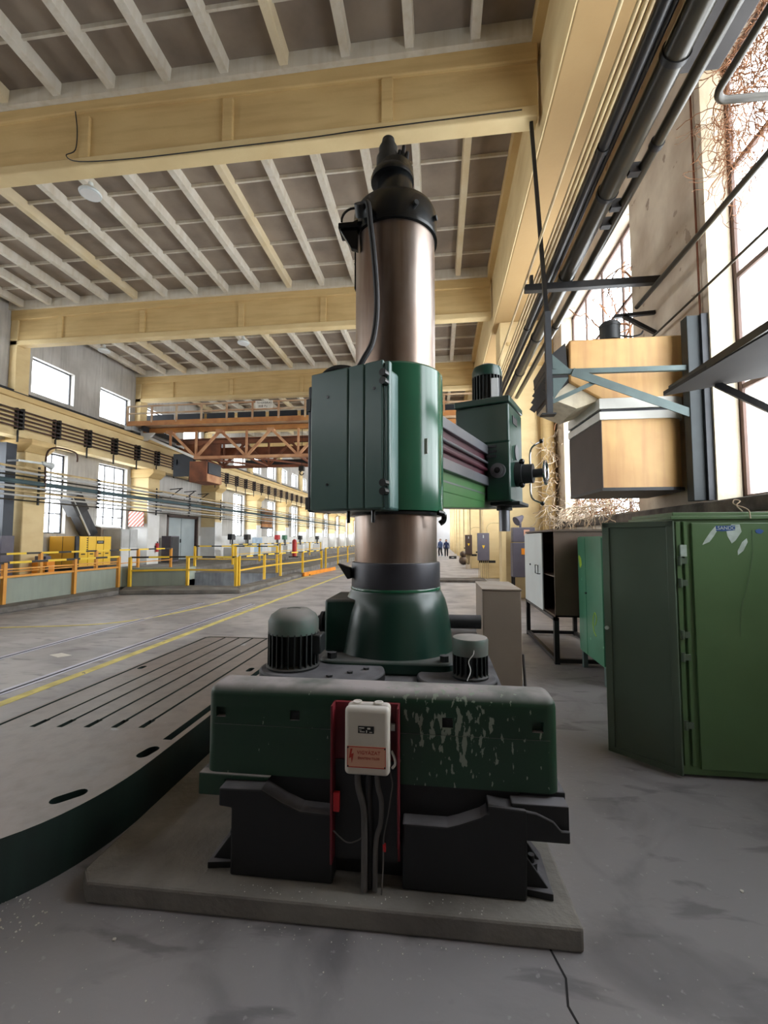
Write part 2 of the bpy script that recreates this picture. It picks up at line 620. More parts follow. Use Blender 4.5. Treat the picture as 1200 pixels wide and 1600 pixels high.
def floor_material():
    m = bpy.data.materials.new('floor_concrete')
    m.use_nodes = True
    N, L = m.node_tree.nodes, m.node_tree.links
    b = N['Principled BSDF']
    geo = N.new('ShaderNodeNewGeometry')

    def noise(sc, det, dist=0.0, vec=None):
        n = N.new('ShaderNodeTexNoise')
        n.inputs['Scale'].default_value = sc
        n.inputs['Detail'].default_value = det
        n.inputs['Distortion'].default_value = dist
        L.new(vec or geo.outputs['Position'], n.inputs['Vector'])
        return n.outputs['Fac']

    def rng(f, a, z, t0=0.0, t1=1.0):
        r = N.new('ShaderNodeMapRange')
        r.inputs['From Min'].default_value = a
        r.inputs['From Max'].default_value = z
        r.inputs['To Min'].default_value = t0
        r.inputs['To Max'].default_value = t1
        L.new(f, r.inputs['Value'])
        return r.outputs['Result']

    def mix(f, a, z):
        x = N.new('ShaderNodeMix')
        x.data_type = 'RGBA'
        L.new(f, x.inputs[0])
        for s, v in ((6, a), (7, z)):
            if isinstance(v, tuple):
                x.inputs[s].default_value = v
            else:
                L.new(v, x.inputs[s])
        return x.outputs[2]
    base = mix(rng(noise(0.5, 5, 0.6), 0.35, 0.7), rgb((146, 142, 145)), rgb((122, 119, 121)))
    base = mix(rng(noise(1.7, 6, 1.0), 0.52, 0.72, 0, 0.75), base, rgb((96, 94, 97)))
    mp = N.new('ShaderNodeMapping')
    mp.inputs['Scale'].default_value = (1.0, 3.0, 1.0)
    L.new(geo.outputs['Position'], mp.inputs['Vector'])
    base = mix(rng(noise(2.2, 8, 0.4, mp.outputs['Vector']), 0.58, 0.66, 0, 0.6), base, rgb((92, 90, 93)))
    base = mix(rng(noise(30, 3), 0.66, 0.72, 0, 0.5), base, rgb((162, 160, 160)))
    # darker machine bay, paler aisle: floor tone with the window light's falloff painted in
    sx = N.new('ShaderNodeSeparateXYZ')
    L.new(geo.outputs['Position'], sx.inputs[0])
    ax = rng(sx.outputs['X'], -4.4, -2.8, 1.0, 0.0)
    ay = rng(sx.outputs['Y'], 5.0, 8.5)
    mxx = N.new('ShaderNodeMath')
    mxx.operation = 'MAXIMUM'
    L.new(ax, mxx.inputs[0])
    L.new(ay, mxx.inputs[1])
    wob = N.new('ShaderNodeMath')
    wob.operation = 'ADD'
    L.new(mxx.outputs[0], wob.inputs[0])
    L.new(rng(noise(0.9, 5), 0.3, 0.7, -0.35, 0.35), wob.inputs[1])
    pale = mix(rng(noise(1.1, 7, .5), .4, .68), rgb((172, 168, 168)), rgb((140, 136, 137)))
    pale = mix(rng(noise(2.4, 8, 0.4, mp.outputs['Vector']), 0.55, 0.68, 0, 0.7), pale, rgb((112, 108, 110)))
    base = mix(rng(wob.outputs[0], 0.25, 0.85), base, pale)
    L.new(base, b.inputs['Base Color'])
    L.new(rng(noise(1.2, 5), 0.3, 0.7, 0.36, 0.66), b.inputs['Roughness'])
    bp = N.new('ShaderNodeBump')
    bp.inputs['Strength'].default_value = 0.25
    bp.inputs['Distance'].default_value = 0.01
    L.new(noise(22, 6), bp.inputs['Height'])
    L.new(bp.outputs['Normal'], b.inputs['Normal'])
    MATS['floor'] = m


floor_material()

# ================================================================ the hall
BAY = 6.1
Y0 = 6.5


def bayY(k):
    return Y0 + BAY * k


KMIN, KMAX = -4, 11
ORD = ['first', 'second', 'third', 'fourth', 'fifth', 'sixth', 'seventh', 'eighth', 'ninth', 'tenth', 'eleventh', 'twelfth', 'thirteenth', 'fourteenth', 'fifteenth', 'sixteenth', 'seventeenth', 'eighteenth', 'nineteenth', 'twentieth', 'last but one', 'last']
YA, YZ = bayY(KMIN), bayY(KMAX)
XL, XR = -14.0, 3.2
ZR = 9.42


def wall_boxes(mb, x0, x1, ya, yz, za, zz, holes):
    ys = sorted(set([ya, yz] + [h[0] for h in holes] + [h[1] for h in holes]))
    ys = [y for y in ys if ya <= y <= yz]
    for a, b in zip(ys[:-1], ys[1:]):
        m = (a + b) / 2
        hs = sorted([(h[2], h[3]) for h in holes if h[0] < m < h[1]])
        z = za
        for h0, h1 in hs:
            if h0 > z:
                mb.box(x0, x1, a, b, z, h0)
            z = h1
        if z < zz:
            mb.box(x0, x1, a, b, z, zz)
    return mb


# ---- floor with the pit left open
fl = MB()
fl.box(-6.4, 3.7, YA, YZ, -0.3, 0)
fl.box(-14.4, -6.4, YA, 13.4, -0.3, 0)
fl.box(-14.4, -9.8, 13.4, YZ, -0.3, 0)
fl.box(-9.8, -6.4, 17.0, YZ, -0.3, 0)
fl.box(-9.8, -6.4, 13.4, 17.0, -0.9, -0.6)
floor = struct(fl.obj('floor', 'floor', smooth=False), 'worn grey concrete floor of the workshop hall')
MB().prism([(-4.29, 2.0), (-4.17, 2.0), (-4.17, 22.0), (-3.6, 31.0), (-3.72, 31.0), (-4.29, 22.0)], 0.0, 0.004).obj('yellow_line', 'line_yellow', floor)
l2 = MB()
p2 = smooth_path([(-9.2, 6.6, 0), (-7.9, 7.17, 0), (-6.1, 7.95, 0), (-5.5, 10.3, 0), (-5.55, 14, 0), (-5.6, 18.7, 0), (-5.2, 26, 0)], 8)
for a, b in zip(p2[:-1], p2[1:]):
    d = (b - a).normalized()
    s = Vector((d.y, -d.x, 0)) * 0.045
    l2.add([a + s, b + s, b - s, a - s, a + s + Vector((0, 0, .004)), b + s + Vector((0, 0, .004)), b - s + Vector((0, 0, .004)), a - s + Vector((0, 0, .004))],
           [(3, 2, 1, 0), (4, 5, 6, 7), (0, 1, 5, 4), (1, 2, 6, 5), (2, 3, 7, 6), (3, 0, 4, 7)])
l2.obj('yellow_line', 'line_yellow', floor)
for x in (-5.86, -4.54):
    MB().box(x - 0.055, x - 0.004, 1.0, 10.5, 0, 0.006).obj('track_rail', 'steel_rail', floor)
    MB().box(x - 0.002, x + 0.04, 1.0, 10.5, 0, 0.002).obj('track_groove', 'groove', floor)
    MB().box(x + 0.04, x + 0.075, 1.0, 10.5, 0, 0.005).obj('track_rail', 'steel_rail', floor)
# crack from the plinth towards the camera
ck = MB()
pts = [(0.42, 1.9), (0.45, 1.78), (0.43, 1.68), (0.47, 1.55), (0.46, 1.42), (0.5, 1.25), (0.49, 1.1)]
for (xa, ya_), (xb, yb_) in zip(pts[:-1], pts[1:]):
    ck.prism([(xa - .004, ya_), (xb - .004, yb_), (xb + .004, yb_), (xa + .004, ya_)], 0, 0.0015)
ck.obj('floor_crack', 'groove', floor)

# ---- raised platform along the left wall, its parapet and kerb
pl = MB()
pl.box(-14.4, -9.9, YA, 13.0, 0, 0.45)
pl.box(-14.4, -9.9, 13.0, YZ, 0, 0.45)
pl.box(-9.9, -6.4, 17.0, YZ, 0, 0.22)
struct(pl.obj('floor_raised', 'concrete', smooth=False), 'raised concrete platform behind the railing')
pw = MB()
pw.box(-9.9, -9.76, YA, 12.72, 0.12, 0.72)
pw.prism([(-9.9, 12.72), (-9.76, 12.72), (-8.0, 13.28), (-8.0, 13.42), (-9.9, 12.86)], 0.12, 0.70)
pw.box(-9.9, -9.8, 12.9, 17.0, -0.6, 0.5)
struct(pw.obj('wall_parapet', 'parapet', smooth=False, bevel=0.01), 'low grey-green parapet wall of the raised platform')
kb = MB()
kb.prism([(-9.9, YA), (-9.32, YA), (-9.3, 8.0), (-9.2, 10.4), (-9.1, 11.75), (-9.76, 12.6), (-9.9, 12.6)], 0, 0.13)
struct(kb.obj('trim_1', 'concrete', bevel=0.03, smooth=False), 'crumbling concrete kerb under the parapet wall')
struct(MB().box(-9.8, -6.4, 16.94, 17.0, -0.6, 0.24).obj('wall_pit', 'pit_wall', smooth=False), 'blue grey concrete wall of the pit')
kb = MB()
kb.prism([(-9.1, 11.75), (-5.78, 12.45), (-6.36, 13.42), (-8.0, 13.42), (-9.76, 12.9)], 0, 0.125)
kb.prism([(-5.78, 12.45), (-5.78, 19.0), (-6.36, 19.6), (-6.36, 13.42)], 0, 0.12)
struct(kb.obj('trim_2', 'concrete', bevel=0.03, smooth=False), 'concrete kerb around the corner of the pit')
st = MB().box(-0.6, 1.75, 16.6, 17.6, 0, 0.09)
struct(st.obj('trim_3', 'sill', bevel=0.02, smooth=False), 'low dark concrete step across the aisle')

# ---- left wall
LU = []
LLW = []
for k in range(KMIN, KMAX):
    y = bayY(k)
    LU += [(y + 0.85, y + 2.65, 6.72, 7.97), (y + 3.98, y + 5.78, 6.72, 7.97)]
    if k != 2 and k >= -1:
        LLW += [(y + 0.95, y + 2.5, 1.8, 4.76), (y + 4.05, y + 5.75, 1.8, 4.76)]
DOOR = (21.5, 24.3, 0.45, 2.78)
mb = wall_boxes(MB(), XL - 0.45, XL, YA, YZ, 0, ZR, LU + LLW + [DOOR])
wl = struct(mb.obj('wall_left', 'plaster', smooth=False), 'grey plastered side wall with two rows of windows')
MB().box(XL - 0.28, XL - 0.2, DOOR[0], DOOR[1], DOOR[2], DOOR[3]).obj('backing', 'groove', wl)
d1 = tag(thing('door_1', None, None, (XL - 0.15, 22.9, 0.45)), None, None, None, 'structure')
d1['label'] = 'pale grey double steel door at the far left wall'
MB().box(XL - 0.18, XL - 0.12, 21.55, 22.88, 0.47, 2.75).obj('door_leaf', 'door_grey', d1, bevel=0.01)
MB().box(XL - 0.18, XL - 0.12, 22.92, 24.25, 0.47, 2.75).obj('door_leaf', 'door_grey', d1, bevel=0.01)
MB().box(XL - 0.12, XL + 0.02, 24.25, 24.4, 0.45, 2.85).box(XL - 0.12, XL + 0.02, 21.4, 21.55, 0.45, 2.85).box(XL - 0.12, XL + 0.02, 21.4, 24.4, 2.75, 2.88).obj('door_frame', 'brown_box', d1)
MB().box(XL - 0.12, XL - 0.06, 22.8, 22.84, 1.4, 1.6).obj('door_handle', 'steel_dark', d1)

# ---- right wall
RW = [(bayY(k) + 1.0, bayY(k) + 5.1, 2.03, 7.3) for k in range(-1, KMAX)]
RW = [(max(a, YA), b, c, d) for a, b, c, d in RW]
mb = wall_boxes(MB(), XR, XR + 0.55, YA, YZ, 0, ZR, RW)
wr = struct(mb.obj('wall_right', 'dirty_plaster', smooth=False), 'stained plaster wall with tall windows')
sl = MB()
sl.box(XR - 0.14, XR + 0.5, -5.7, 12.3, 1.88, 2.03)
struct(sl.obj('trim_4', 'sill', bevel=0.02, smooth=False), 'rough dark concrete window ledge')

# ---- end walls
struct(MB().box(XL - 0.45, XR + 0.55, YZ, YZ + 0.4, 0, ZR).obj('wall_far', 'far_wall', smooth=False), 'pale end wall of the hall')
struct(MB().box(XL - 0.45, XR + 0.55, YA - 0.4, YA, 0, ZR).obj('wall_back', 'back_plaster', smooth=False), 'end wall behind the viewer')

# ---- roof slab and its ribs
ce = struct(MB().box(XL - 0.45, XR + 0.55, YA - 0.4, YZ + 0.4, ZR, ZR + 0.2).obj('ceiling', 'slab', smooth=False), 'ribbed concrete roof slab')
ribme = {}
for k in range(-1, 4):
    ya, yb = bayY(k) + 0.27, bayY(k + 1)
    for i in range(15):
        x = 0.62 - 1.01 * i
        wv = 0.085
        m = 'rib_yellow' if (i * 7 + k) % 5 == 0 else 'rib'
        MB().prism([(x - wv, 9.45), (x - wv * 0.8, 9.2), (x + wv * 0.8, 9.2), (x + wv, 9.45)], ya, yb, 'y').obj('ceiling_rib', m, ce, smooth=False)
    for j in range(1, 6):
        y = bayY(k) + 0.2 + j * 1.0167
        MB().prism([(y - 0.035, 9.45), (y - 0.02, 9.36), (y + 0.02, 9.36), (y + 0.035, 9.45)], XL, 1.46, 'x').obj('cross_rib', 'rib', ce, smooth=False)
    for y in (ya, yb):
        MB().box(XL, 1.5, y - 0.1, y + 0.1, 9.15, 9.45).obj('edge_rib', 'rib', ce, smooth=False)

# ---- roof beams
BN = ['over the camera', 'nearest in view, behind the machine column top', 'second in view, above the crane aisle', 'third in view, just above the crane', 'fourth, behind the crane', 'fifth, far behind the crane', 'sixth from the camera']
for k in range(-1, 5):
    y = bayY(k)
    b = thing('roof_beam', 'ochre painted concrete roof beam, ' + BN[k + 1], 'beam', ((XL + 1.5) / 2, y + 0.14, 7.97), group='ochre roof beams')
    MB().prism([(XL, 8.14), (1.55, 8.14), (1.55, 8.98), (-6.0, 9.12), (XL, 8.82)], y + 0.05, y + 0.24, 'y').obj('web', 'ochre', b, smooth=False)
    MB().prism([(XL, 7.97), (1.55, 7.97), (1.55, 8.14), (XL, 8.14)], y, y + 0.27, 'y').obj('bottom_flange', 'ochre_pale', b, bevel=0.02, smooth=False)
    MB().prism([(XL, 8.82), (-6.0, 8.98), (1.55, 8.86), (1.55, 9.16), (XL, 9.16)], y - 0.01, y + 0.28, 'y').obj('top_flange', 'ochre', b, bevel=0.02, smooth=False)
    for x in (-12.2, -9.3, -6.0, -3.4, -0.75):
        MB().box(x - 0.09, x + 0.09, y - 0.0, y + 0.1, 8.14, 8.88).obj('stiffener', 'ochre', b, bevel=0.012, smooth=False)
    if k == 0:
        MB().tube(smooth_path([(-6.15, y - .03, 8.95), (-6.1, y - .03, 8.6), (-6.12, y - .03, 8.25), (-6.28, y - .04, 8.16), (-6.02, y - .04, 8.02), (-5.0, y - .02, 7.985), (-3.5, y - .02, 7.99), (-2.0, y - .02, 8.0), (-1.0, y - .02, 8.03), (1.3, y - .02, 8.06)], 5), 0.009, 5).obj('cable', 'rubber', b)

# ---- longitudinal girder over the right columns
g = thing('roof_girder', 'long ochre concrete girder running above the right-hand pipes', 'girder', (1.9, 20, 7.7))
MB().box(1.62, 2.35, YA, YZ, 7.7, 9.12).obj('web', 'girder_ochre', g, smooth=False, bevel=0.02)
MB().box(1.6, 1.62, YA, YZ, 7.71, 9.12).obj('plaster_facing', 'ochre_pale', g, smooth=False)
MB().box(1.46, 2.5, YA, YZ, 9.12, 9.42).obj('flange', 'ochre', g, smooth=False)

# ---- right columns
for k in range(1, KMAX):
    y = bayY(k) - 0.2
    nm = ['nearest on the right, behind the drill head', 'second on the right, carrying the grey switch box', 'third on the right, carrying the brown switch box']
    lab = 'ochre concrete column ' + (nm[k - 1] if k <= 3 else '%s in the right-hand row' % ORD[k - 1])
    c = thing('column', lab, 'column', (2.4, y + 0.4, 0), group='right-hand columns')
    MB().box(1.75, 3.2, y, y + 0.8, 0, 7.7).obj('shaft', 'ochre_pale', c, bevel=0.03, smooth=False)
    if k < 4:
        for z in (7.0, 6.4):
            MB().box(1.95, 2.95, y - 0.03, y, z, z + 0.09).obj('band', 'ochre', c, smooth=False)
        MB().cyl((2.95, y - 0.16, 0), (2.95, y - 0.16, 6.0), 0.17, n=18).obj('downpipe', 'ochre', c)

# ---- left columns and crane runway
for k in range(-1, KMAX):
    y = bayY(k) - 0.1
    nm = {0: 'at the left edge', 1: 'beside the yellow compressor', 2: 'with a white painted foot beside the grey double door'}
    lab = 'ochre concrete column at the left wall ' + nm.get(k, '%s from the camera' % ORD[k + 1])
    c = thing('column', lab, 'column', (-13.5, y + 0.4, 0.45), group='left-hand columns')
    MB().box(XL, -13.1, y, y + 0.8, 0.45, 4.4).obj('shaft', 'ochre_pale', c, bevel=0.03, smooth=False)
    MB().prism([(XL, 4.4), (-13.1, 4.4), (-12.85, 4.62), (-12.85, 4.8), (XL, 4.8)], y - 0.05, y + 0.85, 'y').obj('corbel', 'ochre', c, smooth=False, bevel=0.02)
    MB().box(XL, -13.72, y + 0.1, y + 0.6, 4.8, 8.85).obj('upper_shaft', 'ochre_pale', c, bevel=0.02, smooth=False)
    if k >= 2:
        MB().box(-13.14, -13.085, y - 0.01, y + 0.81, 0.45, 2.6 if k > 2 else 3.5).box(XL, -13.1, y - 0.015, y, 0.45, 2.3).obj('white_paint', 'white_paint', c, smooth=False)
rw = thing('crane_runway', 'ochre crane runway girder along the left wall under the upper windows', 'girder', (-13.2, 20, 4.8))
MB().box(-13.45, -13.0, YA, YZ, 4.8, 5.95).obj('web', 'ochre_pale', rw, smooth=False)
MB().box(-13.75, -12.9, YA, YZ, 5.95, 6.12).obj('flange', 'ochre', rw, smooth=False, bevel=0.02)
MB().box(-13.3, -13.22, YA, YZ, 6.12, 6.26).obj('crane_rail', 'steel_dark', rw, smooth=False)
for z in (6.32, 6.45):
    MB().box(-13.78, -13.74, YA, YZ, z, z + 0.04).obj('walkway_rail', 'steel_dark', rw, smooth=False)
MB().box(XL, -13.7, YA, YZ, 6.2, 6.3).obj('walkway', 'steel_dark', rw, smooth=False)
cr = thing('conductor_line', 'row of dark bare conductor bars on brackets along the crane runway', 'conductor', (-12.9, 20, 5.0))
for i in range(5):
    z = 5.06 + i * 0.13
    MB().box(-12.87, -12.84, 4.0, 60.0, z - 0.024, z + 0.024).obj('conductor_bar', 'conductor', cr, smooth=False)
for i in range(26):
    y = 6.6 + i * 1.36
    b_ = MB()
    b_.box(-13.0, -12.9, y - 0.07, y - 0.02, 5.0, 5.66).box(-13.0, -12.83, y + 0.06, y + 0.12, 5.0, 5.66)
    for q in range(5):
        b_.box(-12.9, -12.82, y - 0.06, y + 0.11, 5.035 + q * 0.13, 5.085 + q * 0.13)
    b_.bar((-12.93, y, 4.98), (-12.93, y, 4.6), 0.04, 0.04)
    b_.obj('insulator_bracket', 'black_iron', cr, smooth=False)

# ---- windows: frames, panes and light portals
WN = [0]


def portal(x, y0, y1, z0, z1, sgn):
    l = bpy.data.lights.new('window_portal', 'AREA')
    l.shape = 'RECTANGLE'
    l.size = abs(z1 - z0)
    l.size_y = abs(y1 - y0)
    l.cycles.is_portal = True
    o = bpy.data.objects.new('window_portal', l)
    COL.objects.link(o)
    o.location = (x, (y0 + y1) / 2, (z0 + z1) / 2)
    o.rotation_euler = (0, R(-90) if sgn > 0 else R(90), 0)   # shines along +x (sgn>0) or -x


def window(x, y0, y1, z0, z1, ny, nz, frame, label, fw=0.05, panes=True, jx=None):
    WN[0] += 1
    wdw = tag(thing('window_%d' % WN[0], label, None, (x, (y0 + y1) / 2, z0)), None, None, None, 'structure')
    f = MB()
    f.box(x - .03, x + .03, y0, y0 + fw, z0, z1).box(x - .03, x + .03, y1 - fw, y1, z0, z1)
    f.box(x - .03, x + .03, y0, y1, z0, z0 + fw).box(x - .03, x + .03, y0, y1, z1 - fw, z1)
    f.obj('window_frame', frame, wdw, smooth=False)
    for i in range(1, ny):
        y = y0 + (y1 - y0) * i / ny
        MB().box(x - .025, x + .025, y - fw * .4, y + fw * .4, z0, z1).obj('mullion', frame, wdw, smooth=False)
    for j in range(1, nz):
        z = z0 + (z1 - z0) * j / nz
        MB().box(x - .025, x + .025, y0, y1, z - fw * .4, z + fw * .4).obj('transom', frame, wdw, smooth=False)
    if panes:
        for i in range(ny):
            for j in range(nz):
                ya, yb = y0 + (y1 - y0) * i / ny, y0 + (y1 - y0) * (i + 1) / ny
                za, zb = z0 + (z1 - z0) * j / nz, z0 + (z1 - z0) * (j + 1) / nz
                MB().add([(x, ya, za), (x, yb, za), (x, yb, zb), (x, ya, zb)], [(0, 1, 2, 3)]).obj('pane', 'pane', wdw, smooth=False)
    return wdw


for n, (a, b, c, d) in enumerate(RW):
    if b < 1.0 or a > 45:
        continue
    ww = window(3.5, a, b, c, d, 4 if a < 20 else 2, 4 if a < 20 else 2, 'window_steel', ['tall steel window beside the camera at the right edge', 'tall steel window behind the hanging yellow air heater'][n] if n in (0, 1) else '%s tall steel window in the right wall, counted from the camera' % ORD[n], fw=0.07)
    if n in (0, 1):
        MB().box(XR - .005, 3.46, b - 0.012, b + .0, c, d).obj('jamb', 'jamb', ww, smooth=False)
for n, (a, b, c, d) in enumerate(RW):
    if a < 45:
        portal(3.72, a, b, c, d, -1)
for n, (a, b, c, d) in enumerate(LU):
    if 5 < a < 50:
        window(XL - 0.2, a, b, c, d, 1, 1, 'steel_dark', '%s bare upper window above the crane runway, counted from the camera' % ORD[min(21, n - 8)], fw=0.04)
    if a < 45:
        portal(XL - 0.42, a, b, c, d, 1)
for n, (a, b, c, d) in enumerate(LLW):
    if 5 < a < 55:
        window(XL - 0.2, a, b, c, d, 3, 4 if a < 20 else 3, 'rail_grey' if False else 'steel_dark', '%s barred window in the lower left wall, counted from the camera' % ORD[min(21, n - 2)], fw=0.045, panes=True)
    if a < 45:
        portal(XL - 0.42, a, b, c, d, 1)

# ================================================================ the radial drilling machine
AX = Vector((-0.298, 3.1, 0))
MA = Matrix.Translation(AX) @ Matrix.Rotation(R(-22), 4, 'Z')   # x: operator side of the arm, y: along the arm

pt = MB().prism([(-1.62, 1.93), (-1.55, 1.865), (0.55, 1.885), (0.52, 2.6), (0.50, 4.7), (-1.62, 4.7)], 0, 0.095)
tag(pt.obj('concrete_plinth', 'concrete', bevel=0.012, smooth=False), 'low dusty concrete plinth under the drilling machine', 'plinth')

D = thing('radial_drilling_machine', 'large dark green radial drilling machine with a tall polished steel column', 'machine', (AX.x, AX.y, 0.095))

# --- base
base = MB()
base.box(-0.94, 0.345, 2.06, 4.2, 0.096, 0.79)
base.box(-1.135, 0.54, 2.07, 2.3, 0.39, 0.5)
base.prism([(-1.0, .39), (-1.0, .47), (-.80, .475), (-.78, .465), (-.70, .425), (-.62, .395), (-.47, .388), (-.47, .097), (-.94, .097), (-.94, .385)], 1.975, 2.08, 'y')
base.prism([(-.165, .097), (-.165, .37), (.03, .37), (.08, .385), (.17, .42), (.2, .44), (.2, .47), (.36, .46), (.36, .33), (.355, .097)], 1.985, 2.08, 'y')
bo = base.obj('base', 'base_black', D, bevel=0.008, smooth=False)
MB().prism([(.2, .475), (.40, .45), (.47, .42), (.5, .385), (.535, .385), (.535, .335), (.36, .335), (.2, .36)], 1.99, 2.1, 'y').obj('bracket_arm', 'base_black', D, bevel=0.006)
MB().box(.30, .535, 2.0, 2.3, .335, .48).obj('end_block', 'base_black', D, bevel=0.006, smooth=False)
for s, x in ((-1, -0.94), (1, 0.345)):
    ft = MB()
    ft.prism([(x, 2.02), (x + s * 0.12, 2.0), (x + s * 0.12, 2.25), (x, 2.6)], 0.096, 0.125)
    ft.prism([(x, 0.12), (x + s * 0.11, 0.12), (x, 0.27)], 2.03, 2.05, 'y')
    ft.prism([(x, 0.12), (x + s * 0.11, 0.12), (x, 0.27)], 2.2, 2.23, 'y')
    fo = ft.obj('foot', 'base_black', D, smooth=False, bevel=0.004)
    for yy in (2.12, 2.34):
        MB().cyl((x + s * .055, yy, .125), (x + s * .055, yy, .17), .026, n=6).cyl((x + s * .055, yy, .17), (x + s * .055, yy, .2), .014, n=10).obj('anchor_bolt', 'cast_black', fo)

# --- front cover
cv = MB().box(-1.108, 0.513, 2.05, 2.24, 0.5, 0.905)
cvo = cv.obj('front_cover', 'cover_green', D, smooth=True)
k = MB()
for x in (-1.035, -0.672, 0.035, 0.425):
    k.box(x - .024, x + .024, 2.0, 2.08, 0.755, 0.8)
k.box(-1.2, 0.6, 2.0, 2.053, 0.722, 0.7265)
k.box(-1.2, -1.1055, 2.0, 2.3, 0.722, 0.7265)
k.box(0.5105, 0.6, 2.0, 2.3, 0.722, 0.7265)
# round the upper edges first, then cut the sockets
b_ = bmesh.new()
b_.from_mesh(cvo.data)
ed = [e for e in b_.edges if (e.verts[0].co.z + FR[cvo.name].translation.z > 0.8 and e.verts[1].co.z + FR[cvo.name].translation.z > 0.8)]
ed += [e for e in b_.edges if abs(e.verts[0].co.z - e.verts[1].co.z) > 0.2]
bmesh.ops.bevel(b_, geom=ed, offset=0.05, segments=5, profile=0.5, affect='EDGES')
b_.to_mesh(cvo.data)
b_.free()
for p in cvo.data.polygons:
    p.use_smooth = True
cut(cvo, k)
MB().prism([(-1.132, .5), (-1.132, .4), (-1.0, .4), (-1.0, .475), (-.8, .478), (-.78, .5)], 2.035, 2.09, 'y').obj('skirt', 'cover_green', D, bevel=0.006, smooth=False)
# --- red channel with the switch box
ch = MB().box(-0.475, -0.175, 2.0, 2.02, 0.2, 0.868)
ch.box(-0.475, -0.465, 1.945, 2.02, 0.2, 0.868).box(-0.183, -0.175, 1.945, 2.02, 0.29, 0.868)
cho = ch.obj('mounting_channel', 'red_frame', D, smooth=False, bevel=0.002)
MB().box(-0.462, -0.186, 1.994, 2.0, 0.2, 0.62).obj('recess_shade', 'cast_black', D, smooth=False)  # flat black sheet: shade of the recess painted on below the switch box
MB().box(-0.462, -0.435, 1.95, 1.965, 0.42, 0.5).obj('red_tag', 'red_flag', D, smooth=False)
MB().box(-0.245, -0.232, 1.95, 1.962, 0.27, 0.3).obj('red_tag', 'red_flag', D, smooth=False)
sw = MB().box(-0.403, -0.213, 1.955, 2.0, 0.6, 0.879).obj('switch_box', 'box_white', D, bevel=0.018, seg=4)
MB().box(-0.405, -0.211, 1.905, 1.953, 0.598, 0.881).obj('lid', 'box_white', sw, bevel=0.02, seg=4)
MB().box(-0.392, -0.226, 1.9025, 1.905, 0.635, 0.722).obj('warning_plate', 'sign_salmon', sw, smooth=False)
bd = MB()
for a in ((-0.392, -0.226, .635, .6385), (-0.392, -0.226, .7185, .722), (-0.392, -0.389, .635, .722), (-0.229, -0.226, .635, .722)):
    bd.box(a[0], a[1], 1.9017, 1.9025, a[2], a[3])
bd.obj('plate_border', 'sign_red', sw, smooth=False)
for x in (-.388, -.230):
    for z in (.64, .717):
        MB().cyl((x, 1.9025, z), (x, 1.9, z), .0035, n=8).obj('screw', 'steel_dark', sw)
MB().prism([(-.377, .712), (-.3685, .712), (-.373, .69), (-.363, .694), (-.371, .652), (-.374, .676), (-.3835, .672)], 1.9012, 1.9025, 'y').obj('lightning_sign', 'sign_red', sw, smooth=False)
text('VIGYÁZAT', 'lettering', 0.021, (-.299, 1.9018, .697), (1, 0, 0), (0, 0, 1), 'sign_red', sw)
text('ÉRINTENI TILOS', 'lettering', 0.013, (-.299, 1.9018, .674), (1, 0, 0), (0, 0, 1), 'sign_red', sw)
MB().box(-.345, -.277, 1.9025, 1.905, .777, .806).obj('name_plate', 'ink', sw, smooth=False)
npl = MB()
for x0, x1, z0, z1 in ((-.341, -.318, .797, .801), (-.305, -.292, .794, .801), (-.338, -.316, .782, .785), (-.31, -.306, .78, .79), (-.296, -.284, .781, .784), (-.341, -.33, .789, .791)):
    npl.box(x0, x1, 1.9015, 1.9025, z0, z1)
npl.obj('plate_print', 'sign_white', sw, smooth=False)
for x in (-.36, -.265):
    MB().lathe([(.02, .879), (.02, .884), (.013, .884), (.013, .882)], (x, 1.975), 20).obj('knockout', 'box_white', sw)
MB().cyl((-.213, 1.985, .775), (-.195, 1.985, .775), .016, n=12).obj('gland', 'locker_grey', sw)
MB().tube(smooth_path([(-.36, 1.975, .6), (-.355, 1.97, .52), (-.33, 1.96, .44), (-.325, 1.955, .36), (-.325, 1.955, .2), (-.325, 1.955, .1)], 6), .014, 10).obj('cable', 'cable_dusty', D)
MB().tube(smooth_path([(-.275, 1.975, .6), (-.268, 1.965, .53), (-.252, 1.96, .47), (-.255, 1.96, .38), (-.275, 1.96, .3), (-.28, 1.96, .1)], 6), .011, 10).obj('cable', 'cable_dusty', D)
MB().tube(smooth_path([(-.31, 1.985, .6), (-.312, 1.985, .45), (-.305, 1.985, .3), (-.305, 1.98, .1)], 6), .016, 10).obj('cable', 'rubber', D)
MB().tube(smooth_path([(-.215, 1.96, .6), (-.203, 1.95, .55), (-.21, 1.95, .5), (-.222, 1.955, .42), (-.24, 1.955, .33), (-.243, 1.95, .22), (-.25, 1.945, .1)], 6), .0035, 6).obj('wire', 'cable_dusty', D)
MB().tube(smooth_path([(-.21, 1.97, .68), (-.195, 1.96, .655), (-.192, 1.96, .63), (-.205, 1.965, .61)], 5), .006, 6).obj('wire', 'white_paint', D)
MB().tube(smooth_path([(-.46, 1.95, .34), (-.4, 1.945, .3), (-.35, 1.95, .31), (-.33, 1.95, .33)], 5), .003, 6).obj('wire', 'cable_dusty', D)

# --- top of the base: gear housing and motors
gh = MB()


def blob(c0, r0, c1, r1, n=14):
    c0, c1 = Vector((c0[0], c0[1], 0)), Vector((c1[0], c1[1], 0))
    d = (c1 - c0)
    a = math.atan2(d.y, d.x)
    pts = [(c0.x + r0 * math.cos(a + PI / 2 + PI * i / n), c0.y + r0 * math.sin(a + PI / 2 + PI * i / n)) for i in range(n + 1)]
    pts += [(c1.x + r1 * math.cos(a - PI / 2 + PI * i / n), c1.y + r1 * math.sin(a - PI / 2 + PI * i / n)) for i in range(n + 1)]
    return pts


